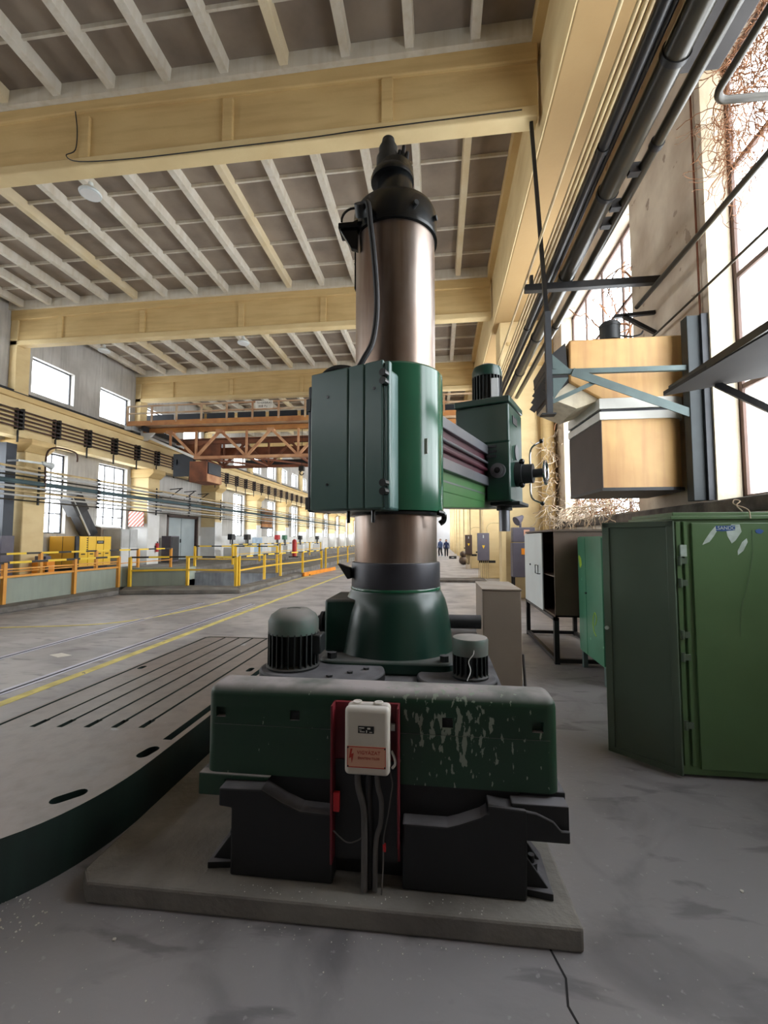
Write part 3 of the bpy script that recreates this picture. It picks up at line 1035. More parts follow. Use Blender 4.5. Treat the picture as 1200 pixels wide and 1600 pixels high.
gh.prism(blob((-.86, 2.6), .2, (-.55, 2.56), .24), .78, .845)
gh.obj('gear_housing', 'base_black', D, bevel=0.012)
MB().prism(blob((.175, 2.6), .15, (.05, 2.6), .18), .78, .82).obj('gear_housing', 'base_black', D, bevel=0.012)
for x, y in ((-.5, 2.5), (-.42, 2.58), (-.6, 2.42)):
    MB().cyl((x, y, .845), (x, y, .857), .018, n=6).obj('bolt', 'cast_black', D)


def motor(c, z0, h, r, hood, nf=26, flat=False):
    m = MB().lathe([(r * .82, z0), (r * .82, z0 + h)], c, 28).obj('motor', 'motor_dark', D)
    f = MB()
    for i in range(nf):
        t = 2 * PI * i / nf
        ct, s_ = math.cos(t), math.sin(t)
        f.bar((c[0] + ct * r * .9, c[1] + s_ * r * .9, z0 + .02), (c[0] + ct * r * .9, c[1] + s_ * r * .9, z0 + h - .005), .008, r * .22, up=(ct, s_, 0))
    f.obj('cooling_fins', 'motor_dark', m, smooth=False)
    MB().lathe([(r * 1.03, z0 - .005), (r * 1.06, z0 + .012), (r * .85, z0 + .03)], c, 28).obj('flange', 'motor_dark', m)
    q = z0 + h
    if flat:
        prof = [(r * 1.02, q - .02), (r * 1.04, q + hood * .8), (r * .98, q + hood * .95), (r * .8, q + hood), (r * .2, q + hood)]
    else:
        prof = None
    MB().lathe(prof or [(r * 1.0, q - .015), (r * 1.01, q + hood * .45), (r * .9, q + hood * .72), (r * .6, q + hood * .97), (r * .28, q + hood), (r * .26, q + hood * .96)], c, 32).obj('fan_hood', 'motor_hood', m)
    return m


mo = motor((-.865, 2.6), .845, .215, .148, .125)
MB().box(-.74, -.685, 2.55, 2.66, .93, 1.04).obj('terminal_box', 'motor_dark', mo, bevel=.008)
mo = motor((.175, 2.6), .82, .15, .098, .075, 20, flat=True)
MB().tube(smooth_path([(.19, 2.505, 1.0), (.185, 2.498, .97), (.16, 2.5, .93), (.17, 2.5, .88), (.15, 2.49, .83)], 5), .003, 5).obj('wire', 'white_paint', mo)

# --- column foot
MB().prism(rrect(-.74, .1, 2.66, 3.56, .1), .79, .865).obj('column_flange', 'machine_green', D, bevel=.012)
for x, y in ((-.66, 2.73), (.03, 2.73)):
    MB().cyl((x, y, .865), (x, y, .9), .03, n=6).obj('bolt', 'cast_black', D)
MB().lathe([(.40, .86), (.392, .9), (.375, 1.02), (.36, 1.12), (.342, 1.19), (.318, 1.24), (.306, 1.262), (.306, 1.276)], (AX.x, AX.y), 56).obj('column_foot', 'machine_green', D)
ck_ = MB().box(-.745, -.5, 2.86, 3.3, .865, 1.205).obj('clamp_housing', 'machine_green', D, bevel=.02)
MB().cyl((-.745, 3.0, 1.03), (-.82, 3.0, 1.03), .05, n=16).cyl((-.78, 3.0, 1.03), (-.80, 3.0, 1.03), .075, n=16).obj('clamp_cap', 'cast_black', ck_)
MB().cyl((.07, 3.3, 1.0), (.3, 3.3, 1.0), .05, n=16).obj('shaft_cover', 'cast_black', D)
MB().lathe([(.300, 1.274), (.308, 1.278), (.308, 1.43), (.304, 1.442), (.295, 1.445)], (AX.x, AX.y), 56).obj('clamp_ring', 'ring_steel', D)
MB().lathe([(.312, 1.258), (.313, 1.27), (.309, 1.277)], (AX.x, AX.y), 56).obj('green_lip', 'bright_green', D)
MB().prism([(-.68, 1.435), (-.59, 1.405), (-.585, 1.335), (-.61, 1.33)], 2.94, 3.0, 'y').obj('pointer', 'cast_black', D, bevel=.004)

# --- column
MB().lathe([(.288, 1.44), (.288, 1.8)], (AX.x, AX.y), 64).obj('lower_column', 'polished', D)
MB().lathe([(.286, 2.7), (.286, 3.78)], (AX.x, AX.y), 64).obj('upper_column', 'polished', D)
cap = MB().lathe([(.29, 3.74), (.306, 3.745), (.307, 3.765), (.303, 3.77), (.303, 3.93), (.29, 3.965), (.25, 3.985), (.15, 3.99)], (AX.x, AX.y), 56).obj('column_cap', 'cap_black', D)
for t in (-58, -128, -20):
    ct, s_ = math.cos(R(t)), math.sin(R(t))
    MB().cyl((AX.x + ct * .30, AX.y + s_ * .30, 3.85), (AX.x + ct * .325, AX.y + s_ * .325, 3.85), .018, n=10).obj('cap_screw', 'cast_black', cap)
nk = MB().lathe([(.155, 3.985), (.135, 4.01), (.128, 4.05), (.128, 4.33), (.12, 4.345)], (AX.x, AX.y), 36).obj('lift_housing', 'cap_black', D)
MB().lathe([(.128, 4.22), (.158, 4.225), (.16, 4.25), (.15, 4.28), (.128, 4.3)], (AX.x - .02, AX.y), 36).obj('collar', 'cap_black', nk)
MB().lathe([(.09, 4.34), (.088, 4.42), (.07, 4.45), (.07, 4.5), (.05, 4.54), (.045, 4.57), (.02, 4.585)], (AX.x - .05, AX.y), 24).obj('lift_motor', 'cast_black', D)
for i, (x, h) in enumerate(((.06, .13), (.085, .08), (.03, .1))):
    MB().cyl((AX.x + x, AX.y - .05, 4.33), (AX.x + x + .01, AX.y - .05, 4.33 + h), .014, n=8).obj('stud', 'black_iron', nk)
# cable bracket beside the cap
pb = MB().prism([(-.675, 3.77), (-.54, 3.825), (-.54, 3.6), (-.59, 3.62)], 2.9, 2.94, 'y').box(-.675, -.5, 2.88, 3.02, 3.755, 3.795).obj('cable_bracket', 'cap_black', D, smooth=False, bevel=.005)
MB().tube([(-.57 + .085 * math.cos(R(t)), 2.9, 3.82 + .085 * math.sin(R(t))) for t in range(40, 200, 16)], .008, 6).obj('ring', 'cap_black', pb)
MB().box(-.592, -.578, 3.06, 3.1, 3.42, 3.75).obj('guide_strip', 'cap_black', D, smooth=False)
MB().cyl((-.5, 2.85, 3.8), (-.5, 2.79, 3.85), .045, n=14).obj('cable_gland', 'cast_black', D)
MB().tube(smooth_path([(-.50, 2.80, 3.84), (-.45, 2.775, 3.83), (-.43, 2.765, 3.68), (-.40, 2.755, 3.4), (-.385, 2.755, 3.1), (-.41, 2.75, 2.88), (-.47, 2.75, 2.76), (-.52, 2.76, 2.68)], 8), .019, 10).obj('hose', 'rubber', D)

# --- arm sleeve
sv = MB().lathe([(.30, 1.775), (.334, 1.785), (.336, 1.8), (.336, 2.735), (.325, 2.75), (.29, 2.752)], (AX.x, AX.y), 64).obj('sleeve', 'bright_green', D)
MB().lathe([(.29, 1.755), (.325, 1.758), (.328, 1.776), (.29, 1.778)], (AX.x, AX.y), 56).obj('wiper_ring', 'cap_black', sv)
MB().tube(smooth_path([(.0, 2.86, 1.77), (.035, 2.88, 1.76), (.035, 2.9, 1.72), (.01, 2.9, 1.7)], 5), .018, 8).obj('clamp_hook', 'cap_black', sv)
MB(MA).box(.28, .315, -.16, -.155, 2.15, 2.25).obj('rating_plate', 'sign_white', sv, smooth=False)

# --- electrical cabinet on the back of the sleeve (faces the camera)
eb = MB(MA).box(-.36, .17, -.5, -.25, 1.775, 2.66).obj('electrical_cabinet', 'box_green', D, bevel=.02)
for x0, x1 in ((-.346, -.058), (-.054, .0585), (.0625, .188)):
    MB(MA).box(x0, x1, -.525, -.495, 1.78, 2.668).obj('door_panel', 'box_green', eb, bevel=.008)
MB(MA).box(.19, .226, -.515, -.47, 1.775, 2.66).obj('hinge_rail', 'box_green', eb, bevel=.014, seg=3)
MB(MA).box(-.398, -.362, -.49, -.25, 1.775, 2.61).obj('side_rail', 'dark_blue', eb, bevel=.012)
for z in (2.575, 2.525, 1.925, 1.875):
    MB(MA).cyl((.205, -.515, z), (.205, -.56, z), .022, n=16).obj('hinge_knob', 'cap_black', eb)
for z in (2.48, 1.83):
    MB(MA).box(-.4, -.365, -.505, -.48, z - .04, z + .04).obj('latch', 'black_iron', eb, smooth=False)
for x, z in ((-.21, 2.5), (-.21, 1.94), (.13, 2.5)):
    MB(MA).cyl((x, -.525, z), (x, -.529, z), .009, n=12).obj('screw', 'cap_black', eb)
MB(MA).tube(smooth_path([(-.37, -.4, 2.45), (-.375, -.4, 2.6), (-.34, -.4, 2.7), (-.25, -.39, 2.74), (-.14, -.37, 2.72), (-.1, -.36, 2.665)], 6), .02, 10).obj('hose', 'rubber', D)
for x in (-.1, .08):
    MB(MA).cyl((x, -.45, 1.775), (x, -.45, 1.70), .012, n=10).obj('cable_gland', 'cap_black', eb)

# --- arm
arm = MB(MA).box(-.2, .17, .25, 2.7, 1.97, 2.52)
arm.prism([(.25, 1.83), (1.4, 1.9), (2.7, 1.97), (2.7, 2.1), (.25, 2.1)], -.18, .165, 'x')
armo = arm.obj('arm', 'arm_green', D, bevel=.01, smooth=False)
MB(MA).box(.12, .215, .3, 2.7, 2.455, 2.545).obj('upper_guideway', 'guide_steel', armo, bevel=.006, smooth=False)
MB(MA).box(.12, .215, .3, 2.7, 2.135, 2.225).obj('lower_guideway', 'guide_steel', armo, bevel=.006, smooth=False)
MB(MA).box(.16, .175, .3, 2.7, 2.225, 2.455).obj('channel', 'magenta', armo, smooth=False)
MB(MA).cyl((.2, .3, 2.37), (.2, 2.7, 2.37), .014, n=10).obj('feed_screw', 'guide_steel', armo)
MB(MA).cyl((.19, .3, 2.30), (.19, 2.7, 2.30), .02, n=10).obj('feed_rod', 'magenta', armo)
MB(MA).cyl((.17, .42, 2.54), (.17, .42, 2.6), .02, n=10).obj('stop', 'cast_black', armo)
MB(MA).box(.155, .172, .3, 2.2, 2.05, 2.065).obj('oil_line', 'guide_steel', armo, smooth=False)

# --- drill head
hd = MB(MA).box(.19, .43, 1.62, 2.2, 1.975, 2.6).box(-.125, .43, 1.6, 2.2, 2.56, 2.955)
ho = hd.obj('drill_head', 'machine_green', D, bevel=.02)
MB(MA).box(-.135, .44, 1.59, 2.21, 2.96, 3.03).obj('head_lid', 'machine_green', ho, bevel=.012)
MB(MA).cyl((.315, 1.62, 2.28), (.315, 1.585, 2.28), .075, n=28).cyl((.315, 1.6, 2.28), (.315, 1.57, 2.28), .05, n=24).obj('dial', 'guide_steel', ho)
MB(MA).cyl((.315, 1.575, 2.28), (.315, 1.565, 2.28), .03, n=20).obj('dial_cap', 'cap_black', ho)
MB(MA).box(.43, .436, 1.75, 1.95, 2.78, 2.86).obj('name_plate', 'ink', ho, smooth=False)
MB(MA).cyl((.43, 1.9, 2.5), (.44, 1.9, 2.5), .08, n=28).obj('scale_dial', 'guide_steel', ho)
for z in (2.43, 2.48, 2.53):
    MB(MA).box(.2, .3, 1.605, 1.62, z - .012, z + .012).obj('adjuster', 'steel_dark', ho, smooth=False)
hub = MB(MA).cyl((.43, 1.9, 2.27), (.5, 1.9, 2.27), .13, n=28).cyl((.5, 1.9, 2.27), (.6, 1.9, 2.27), .1, n=28).cyl((.6, 1.9, 2.27), (.7, 1.9, 2.27), .045, n=20).obj('feed_hub', 'steel_dark', ho)
for s in (-1, 1):
    MB(MA).tube(smooth_path([(.57, 1.9, 2.27 + s * .08), (.57, 1.9, 2.27 + s * .2), (.6, 1.88, 2.27 + s * .27), (.68, 1.86, 2.27 + s * .31)], 5), .009, 8).obj('feed_lever', 'chrome', ho)
    MB(MA).ball((.69, 1.855, 2.27 + s * .315), .022, 12).obj('lever_ball', 'cap_black', ho)
    MB(MA).ball((.5, 1.83, 2.27 + s * .12), .03, 12).obj('lever_ball', 'cap_black', ho)
hw = MB(MA)
ring = [(.72, 1.9 + .115 * math.cos(2 * PI * i / 28), 2.27 + .115 * math.sin(2 * PI * i / 28)) for i in range(29)]
hw.tube(ring, .014, 8)
for i in range(3):
    t = 2 * PI * i / 3 + .4
    hw.cyl((.7, 1.9, 2.27), (.72, 1.9 + .11 * math.cos(t), 2.27 + .11 * math.sin(t)), .01, n=8)
hw.obj('handwheel', 'chrome', ho)
MB(MA).cyl((.3, 1.9, 1.98), (.3, 1.9, 1.9), .08, n=24).obj('spindle_nose', 'cast_black', ho)
MB(MA).cyl((.3, 1.9, 1.92), (.3, 1.9, 1.68), .055, n=24).obj('spindle', 'guide_steel', ho)
MB(MA).box(.2, .5, 1.72, 2.15, 1.94, 1.98).obj('head_skirt', 'cast_black', ho, bevel=.01)
# motor on the head
mc = MA @ Vector((.14, 1.88, 0))
hm = MB().lathe([(.135, 3.03), (.135, 3.36)], (mc.x, mc.y), 28).obj('head_motor', 'motor_dark', D)
f = MB()
for i in range(26):
    t = 2 * PI * i / 26
    ct, s_ = math.cos(t), math.sin(t)
    f.bar((mc.x + ct * .145, mc.y + s_ * .145, 3.06), (mc.x + ct * .145, mc.y + s_ * .145, 3.34), .009, .03, up=(ct, s_, 0))
f.obj('cooling_fins', 'motor_dark', hm, smooth=False)
MB().lathe([(.2, 3.03), (.2, 3.05), (.14, 3.065)], (mc.x, mc.y), 28).obj('motor_flange', 'machine_green', hm)
MB().lathe([(.158, 3.33), (.16, 3.39), (.145, 3.44), (.08, 3.475), (.03, 3.478)], (mc.x, mc.y), 32).obj('fan_hood', 'machine_green', hm)
MB().box(mc.x + .02, mc.x + .1, mc.y - .17, mc.y - .13, 3.08, 3.28).obj('terminal_box', 'locker_grey', hm, bevel=.005)

# ================================================================ T-slot bed plate
out = []
for i in range(33):
    t = PI + PI * i / 32
    cx, cy, a, b2 = -2.42, 2.55, .71, .93
    ct, s_ = math.cos(t), math.sin(t)
    out.append((cx + a * math.copysign(abs(ct) ** .8, ct), cy + b2 * math.copysign(abs(s_) ** .9, s_)))
out += [(-1.71, 5.74), (-1.75, 5.79), (-3.08, 5.79), (-3.13, 5.74)]
out = [(x - .02 if x < -2.42 else x, y) for x, y in out]
bp_ = thing('bed_plate', 'heavy cast iron bed plate with T-slots and a rounded nose beside the machine', 'bed plate', (-2.42, 3.6, 0))
body = MB().prism(out, 0.0, .28).obj('plate', 'bed_side', bp_)
k = MB()
for i in range(5):
    x = -2.85 + i * .193
    k.box(x - .012, x + .012, 2.87 + i * .02, 5.715, .2, .4)
    k.box(x - .022, x + .022, 2.87 + i * .02, 3.0 + i * .02, .2, .4)
k.box(-1.815, -1.755, 2.8, 5.0, .1, .4)
k.box(-3.125, -3.095, 2.45, 5.7, .2, .4)
k.prism([(-3.125, 5.68), (-3.07, 5.745), (-1.72, 5.745), (-1.72, 5.715), (-3.055, 5.715), (-3.095, 5.66)], .2, .4)


def slot(x, y, ln, wd, ang):
    pts = []
    for sgn, a0 in ((1, -90), (-1, 90)):
        for i in range(9):
            t = R(a0 + 180 * i / 8)
            pts.append((sgn * ln / 2 + wd / 2 * math.cos(t), wd / 2 * math.sin(t)))
    c, s2 = math.cos(R(ang)), math.sin(R(ang))
    return [(x + p[0] * c - p[1] * s2, y + p[0] * s2 + p[1] * c) for p in pts]


k.prism(slot(-1.895, 2.14, .09, .075, 50), .1, .4)
k.prism(slot(-1.80, 2.63, .07, .08, 80), .1, .4)
k.prism(slot(-3.04, 4.3, .05, .06, 90), .1, .4)
k.prism(slot(-1.9, 4.36, .07, .06, 90), .1, .4)
cut(body, k)
body.data.materials.clear()
body.data.materials.append(MATS['bed_side'])
body.data.materials.append(MATS['bed_top'])
for p in body.data.polygons:
    if p.normal.z > .9 and (body.data.vertices[p.vertices[0]].co.z > .27):
        p.material_index = 1

# ================================================================ right-hand side
# --- taupe steel case beside the column
tb = thing('steel_case', 'tall narrow taupe steel case standing right of the machine column', 'case', (.46, 3.7, .095))
MB().box(.325, .605, 3.4, 4.0, .096, 1.215).obj('body', 'taupe', tb, bevel=.006, smooth=False)
MB().box(.32, .61, 3.395, 4.005, 1.215, 1.228).obj('lid', 'taupe', tb, bevel=.004, smooth=False)
MB().tube(smooth_path([(.615, 3.42, .75), (.625, 3.4, .5), (.63, 3.38, .3), (.66, 3.36, .1)], 5), .01, 6).obj('cable', 'cable_dusty', tb)

# --- big green locker with its door swung wide open
lk = thing('locker', 'big green steel locker with one door swung open, nearest on the right', 'locker', (2.3, 3.6, 0))
b = MB()
b.box(1.62, 3.0, 3.3, 3.32, .02, 1.735)
b.box(1.62, 1.64, 3.32, 3.95, .06, 1.735).box(2.98, 3.0, 3.32, 3.95, .06, 1.735).box(1.62, 3.0, 3.93, 3.95, .06, 1.735)
b.box(1.62, 3.0, 3.32, 3.95, .06, .08)
b.obj('body', 'locker_green', lk, smooth=False)
MB().box(1.60, 3.02, 3.28, 3.97, 1.735, 1.76).box(1.62, 3.0, 3.295, 3.95, 1.76, 1.785).obj('top', 'locker_green', lk, bevel=.004, smooth=False)
for x in (1.66, 2.9):
    for y in (3.34, 3.88):
        MB().box(x, x + .06, y, y + .05, 0, .06).obj('foot', 'black_iron', lk, smooth=False)
MB().box(1.735, 2.36, 3.285, 3.302, .06, 1.71).obj('door', 'locker_green', lk, bevel=.004, smooth=False)
MB().box(2.37, 2.97, 3.285, 3.302, .1, 1.71).obj('door', 'locker_green', lk, bevel=.004, smooth=False)
MB().box(1.63, 1.66, 3.28, 3.302, .08, 1.72).box(1.68, 1.70, 3.28, 3.302, .08, 1.72).obj('hinge_post', 'locker_green', lk, smooth=False, bevel=.003)
for z in (.35, .8, .95, 1.3, 1.45):
    MB().cyl((1.645, 3.275, z - .03), (1.645, 3.275, z + .03), .012, n=10).box(1.645, 1.69, 3.268, 3.28, z - .02, z + .02).obj('hinge', 'locker_dark', lk)
MB().box(1.65, 1.69, 3.268, 3.284, 1.48, 1.56).obj('lock_plate', 'scrape', lk, smooth=False)
# the open door: hinged at the front left corner, folded back past the side
d0, d1_ = Vector((1.615, 3.275, 0)), Vector((1.262, 3.60, 0))
dd = (d1_ - d0).normalized()
dn = Vector((-dd.y, dd.x, 0))
if dn.y > 0:
    dn = -dn
MD = Matrix(((dd.x, dn.x, 0, d0.x), (dd.y, dn.y, 0, d0.y), (0, 0, 1, 0), (0, 0, 0, 1)))
L_ = (d1_ - d0).length
od = MB(MD).box(0, L_, -.012, 0, .02, 1.725).obj('open_door', 'locker_dark', lk, smooth=False)
fr = MB(MD)
fr.box(0, .045, 0, .014, .02, 1.725).box(L_ - .05, L_, 0, .014, .02, 1.725).box(0, L_, 0, .014, .02, .06).box(0, L_, 0, .014, 1.685, 1.725)
fr.obj('door_rim', 'locker_dark', od, smooth=False, bevel=.003)
MB(MD).cyl((L_ - .02, .01, .93), (L_ - .02, .03, .93), .014, n=10).obj('door_lock', 'scrape', od)
# worn paint, scrawled letters and a bit of string
SC = [[(1.80, 1.56), (1.815, 1.59), (1.855, 1.65), (1.885, 1.685), (1.91, 1.68), (1.875, 1.62), (1.845, 1.58)],
      [(1.985, 1.57), (1.96, 1.62), (1.955, 1.66), (1.99, 1.70), (2.04, 1.70), (2.05, 1.65), (2.01, 1.59)],
      [(2.02, 1.49), (2.02, 1.52), (2.05, 1.58), (2.08, 1.605), (2.085, 1.58), (2.055, 1.52)]]
for s_ in SC:
    MB().prism(s_, 3.2838, 3.285, 'y').obj('paint_scrape', 'scrape', lk, smooth=False)
MB().prism([(1.885, 1.69), (1.89, 1.655), (1.93, 1.652), (2.01, 1.66), (2.012, 1.692)], 3.2832, 3.2838, 'y').obj('blue_paint', 'paint_blue', lk, smooth=False)
text('LSANDO', 'lettering', .034, (1.95, 3.2828, 1.674), (1, 0, 0), (0, 0, 1), 'scrape', lk, extrude=.0003)
MB().prism([(2.135, 1.66), (2.14, 1.64), (2.17, 1.635), (2.19, 1.655), (2.16, 1.67)], 3.2832, 3.285, 'y').obj('blue_paint', 'paint_blue', lk, smooth=False)
MB().tube(smooth_path([(2.07, 3.3, 1.79), (2.03, 3.29, 1.83), (2.06, 3.3, 1.86), (2.03, 3.31, 1.87), (2.02, 3.3, 1.84), (2.09, 3.275, 1.80), (2.1, 3.27, 1.74)], 6), .004, 6).obj('string', 'vine_pale', lk)
MB().tube(smooth_path([(2.115, 3.284, 1.66), (2.11, 3.28, 1.5), (2.07, 3.28, 1.3), (2.02, 3.28, 1.12), (2.01, 3.28, .95)], 5), .0008, 5).obj('scratch', 'locker_dark', lk)

# --- mint green locker
ml = thing('locker', 'mint green two-door steel locker on short legs behind the big locker', 'locker', (1.98, 5.55, 0))
MB().box(1.785, 2.35, 5.1, 5.94, .2, 1.63).obj('body', 'locker_mint', ml, smooth=False, bevel=.004)
MB().box(1.768, 1.786, 5.11, 5.64, .22, 1.615).obj('door', 'locker_mint', ml, smooth=False, bevel=.004)
MB().box(1.768, 1.786, 5.655, 5.93, .22, 1.615).obj('door', 'locker_mint', ml, smooth=False, bevel=.004)
for x in (1.79, 2.3):
    for y in (5.12, 5.87):
        MB().box(x, x + .05, y, y + .06, 0, .2).obj('leg', 'frame_green', ml, smooth=False)
MB().prism([(5.78, 1.28), (5.80, 1.36), (5.88, 1.4), (5.9, 1.37), (5.86, 1.25), (5.83, 1.24)], 1.7665, 1.768, 'x').obj('lime_mark', 'paint_lime', ml, smooth=False)
MB().tube(smooth_path([(1.767, 5.35, .62), (1.767, 5.3, .7), (1.767, 5.36, .76), (1.767, 5.42, .66), (1.767, 5.4, .55), (1.767, 5.33, .5)], 5), .006, 5).obj('lime_mark', 'paint_lime', ml)
MB().cyl((1.768, 5.63, .95), (1.75, 5.63, .95), .012, n=10).obj('lock', 'steel_dark', ml)

# --- brown cabinet with a white door on an angle-iron stand
wc = thing('cabinet', 'dark brown steel cabinet with a white door half open on an iron stand', 'cabinet', (1.85, 6.9, 0))
b = MB()
b.box(1.5, 2.3, 6.02, 6.04, .59, 1.7).box(1.5, 2.3, 7.78, 7.8, .59, 1.7).box(2.28, 2.3, 6.02, 7.8, .59, 1.7)
b.box(1.5, 2.3, 6.02, 7.8, .59, .61).box(1.48, 2.32, 6.0, 7.82, 1.7, 1.725).box(1.5, 2.28, 6.04, 7.78, 1.1, 1.115)
b.obj('body', 'locker_brown', wc, smooth=False)
dr = MB().box(1.455, 1.475, 6.52, 7.76, .6, 1.685).obj('door', 'door_white', wc, bevel=.004, smooth=False)
MB().tube([(1.45, 6.62, 1.1), (1.42, 6.62, 1.1), (1.42, 6.62, 1.22), (1.42, 6.8, 1.22), (1.42, 6.8, 1.1), (1.42, 6.62, 1.1)], .007, 6).obj('handle', 'steel_dark', dr)
MB().cyl((1.455, 7.3, 1.2), (1.44, 7.3, 1.2), .015, n=10).obj('lock', 'steel_dark', dr)
MB().box(1.6, 1.9, 6.15, 6.4, 1.116, 1.18).obj('papers', 'sign_white', wc, smooth=False)
for y in (6.0, 7.8):
    for x in (1.5, 2.25):
        MB().box(x - .03, x + .03, y - .03, y + .03, 0, .59).obj('stand_leg', 'black_iron', wc, smooth=False)
for x in (1.5, 2.25):
    MB().box(x - .025, x + .025, 6.0, 7.8, .02, .07).obj('stand_rail', 'black_iron', wc, smooth=False)
    MB().box(x - .03, x + .03, 5.97, 7.83, .55, .59).obj('stand_rail', 'cable_dusty' if x < 2 else 'black_iron', wc, smooth=False)
for y in (6.0, 7.8):
    MB().box(1.5, 2.25, y - .025, y + .025, .02, .07).obj('stand_rail', 'black_iron', wc, smooth=False)

# --- switch cabinet and post in front of the first right column
sc_ = thing('switch_cabinet', 'dark grey switch cabinet with an orange label by the first right column', 'cabinet', (2.2, 12.0, 0))
MB().box(1.9, 2.5, 11.75, 12.1, .62, 1.5).obj('lower_box', 'grey_box', sc_, bevel=.01, smooth=False)
MB().box(1.92, 2.48, 11.8, 12.1, 1.52, 1.9).obj('upper_box', 'grey_box', sc_, bevel=.01, smooth=False)
MB().box(2.12, 2.38, 11.742, 11.75, 1.2, 1.36).obj('warning_label', 'orange', sc_, smooth=False)
MB().box(2.2, 2.34, 11.792, 11.8, 1.68, 1.84).obj('label', 'sign_salmon', sc_, smooth=False)
MB().box(2.38, 2.41, 11.73, 11.75, .85, 1.0).obj('handle', 'locker_grey', sc_, smooth=False)
for x in (1.93, 2.44):
    for y in (11.8, 12.05):
        MB().box(x - .025, x + .025, y - .025, y + .025, 0, .62).obj('leg', 'black_iron', sc_, smooth=False)
ps = thing('cable_post', 'cream steel post beside the dark grey switch cabinet', 'post', (1.7, 11.9, 0))
MB().box(1.64, 1.75, 11.85, 11.95, 0, 1.88).obj('shaft', 'ochre_pale', ps, bevel=.01, smooth=False)
MB().box(1.58, 1.8, 11.8, 12.0, 0, .03).obj('foot', 'ochre', ps, smooth=False)
lm = thing('work_lamp', 'small grey work lamp head standing on top of the dark grey switch cabinet', 'lamp', (2.1, 11.95, 1.9))
MB().cyl((2.14, 11.95, 1.9), (2.14, 11.95, 2.02), .03, n=10).obj('stem', 'grey_box', lm)
MB().tube([(2.2, 11.95, 2.2), (2.12, 11.9, 2.12), (2.02, 11.85, 2.06)], [.04, .09, .13], 16).obj('shade', 'grey_box', lm)
# --- switch boxes on the following columns
for (x0, x1, y, z0, z1, m, lab) in ((1.56, 2.02, 18.25, .74, 1.84, 'grey_box', 'grey switch box with a yellow triangle on the second right column'),
                                    (1.43, 1.8, 24.35, .78, 1.82, 'brown_box', 'brown switch box with a yellow warning plate on the third right column')):
    q = thing('switch_box', lab, 'switch box', ((x0 + x1) / 2, y, z0), group='switch boxes on the right columns')
    MB().box(x0, x1, y - .2, y + .02, z0, z1).obj('housing', m, q, bevel=.015, smooth=False)
    xm, zm = (x0 + x1) / 2, z0 + (z1 - z0) * .5
    MB().prism([(xm - .06, zm + .06), (xm + .06, zm + .06), (xm, zm - .08)], y - .206, y - .2, 'y').obj('warning_triangle', 'rail_yellow', q, smooth=False)
    MB().box(xm - .02, xm + .02, y - .21, y - .2, z1 - .2, z1 - .08).obj('switch_lever', 'locker_grey', q, smooth=False)
    MB().box(x0 - .06, x0, y - .08, y, z0 + .3, z0 + .36).obj('hinge', 'black_iron', q, smooth=False)
    MB().box(x0 + .05, x1 + .25, y - .04, y + .05, z0 - .1, z0 - .0).obj('bracket', 'black_iron', q, smooth=False)
    for i in range(6):
        xx = x0 + .05 + i * (x1 - x0 - .1) / 5
        MB().cyl((xx, y - .1, 0), (xx, y - .1, z0), .014, n=8).obj('conduit', 'pipe_cream', q)
    MB().cyl((xm, y - .05, z1), (xm, y - .05, 6.0), .02, n=8).obj('conduit', 'pipe_cream', q)
    MB().tube(smooth_path([(x1 - .06, y - .05, z1), (x1 - .06, y - .05, z1 + .25), (x1 + .1, y - .05, z1 + .4), (x1 + .5, y - .05, z1 + .4)], 5), .018, 8).obj('conduit', 'pipe_cream', q)

# --- hanging air heater
MH = Matrix.Identity(4)
ah = thing('air_heater', 'hanging ochre sheet-metal air heater with a white collar in front of the window', 'heater', (2.4, 6.2, 2.2))
plan = [(2.06, 5.8), (2.85, 5.8), (2.94, 5.82), (3.02, 5.88), (3.05, 5.96), (3.05, 6.94), (2.0, 6.94)]
low = MB().prism(plan, 2.24, 3.1)
lo = low.obj('lower_hood', 'hood_yellow', ah, smooth=True, ang=30)
MB().prism([(2.06, 5.797), (2.052, 5.797), (1.99, 6.94), (2.0, 6.94)], 2.235, 3.1).obj('dark_side', 'hood_dark', lo, smooth=False)  # thin dark sheet covering the left side of the hood
MB().prism([(p[0] + (.02 if p[0] > 2.5 else -.02), p[1] - .02) for p in plan], 2.2, 2.24).obj('bottom_rim', 'black_iron', lo, smooth=False)
cp = [(p[0] + (.02 if p[0] > 2.5 else -.03), p[1] - .03) for p in plan]
MB().prism(cp, 3.1, 3.2).obj('collar_band', 'hood_white', ah, smooth=True, ang=30)
MB().prism(plan, 3.2, 3.24).obj('collar_gap', 'steel_dark', ah)
MB().prism(cp, 3.24, 3.37).obj('collar_band', 'hood_white', ah, smooth=True, ang=30)
MB().prism([(1.7, 4.17), (1.69, 3.62), (2.08, 3.37), (3.05, 3.37), (3.06, 4.165)], 5.82, 6.9, 'y').obj('upper_casing', 'hood_yellow', ah, bevel=.02)
lv = MB().prism([(1.42, 3.95), (1.66, 4.15), (1.69, 3.62), (1.46, 3.42)], 5.85, 6.66, 'y').obj('outlet', 'black_iron', ah, smooth=False)
for i in range(5):
    t = i / 5
    MB().bar((1.40 + .02 * i, 5.84, 3.5 + .1 * i), (1.40 + .02 * i, 6.68, 3.5 + .1 * i), .09, .012, up=(.6, 0, .8)).obj('louvre', 'black_iron', lv, smooth=False)
MB().prism([(1.46, 3.42), (1.69, 3.62), (2.08, 3.38), (1.78, 3.28)], 5.86, 6.66, 'y').obj('outlet_bottom', 'jamb', ah, smooth=False)
hm = MB().lathe([(.1, 4.17), (.1, 4.2), (.125, 4.2), (.125, 4.38), (.13, 4.38), (.13, 4.42), (.10, 4.45), (.03, 4.46)], (2.27, 6.0), 24).obj('fan_motor', 'cast_black', ah)
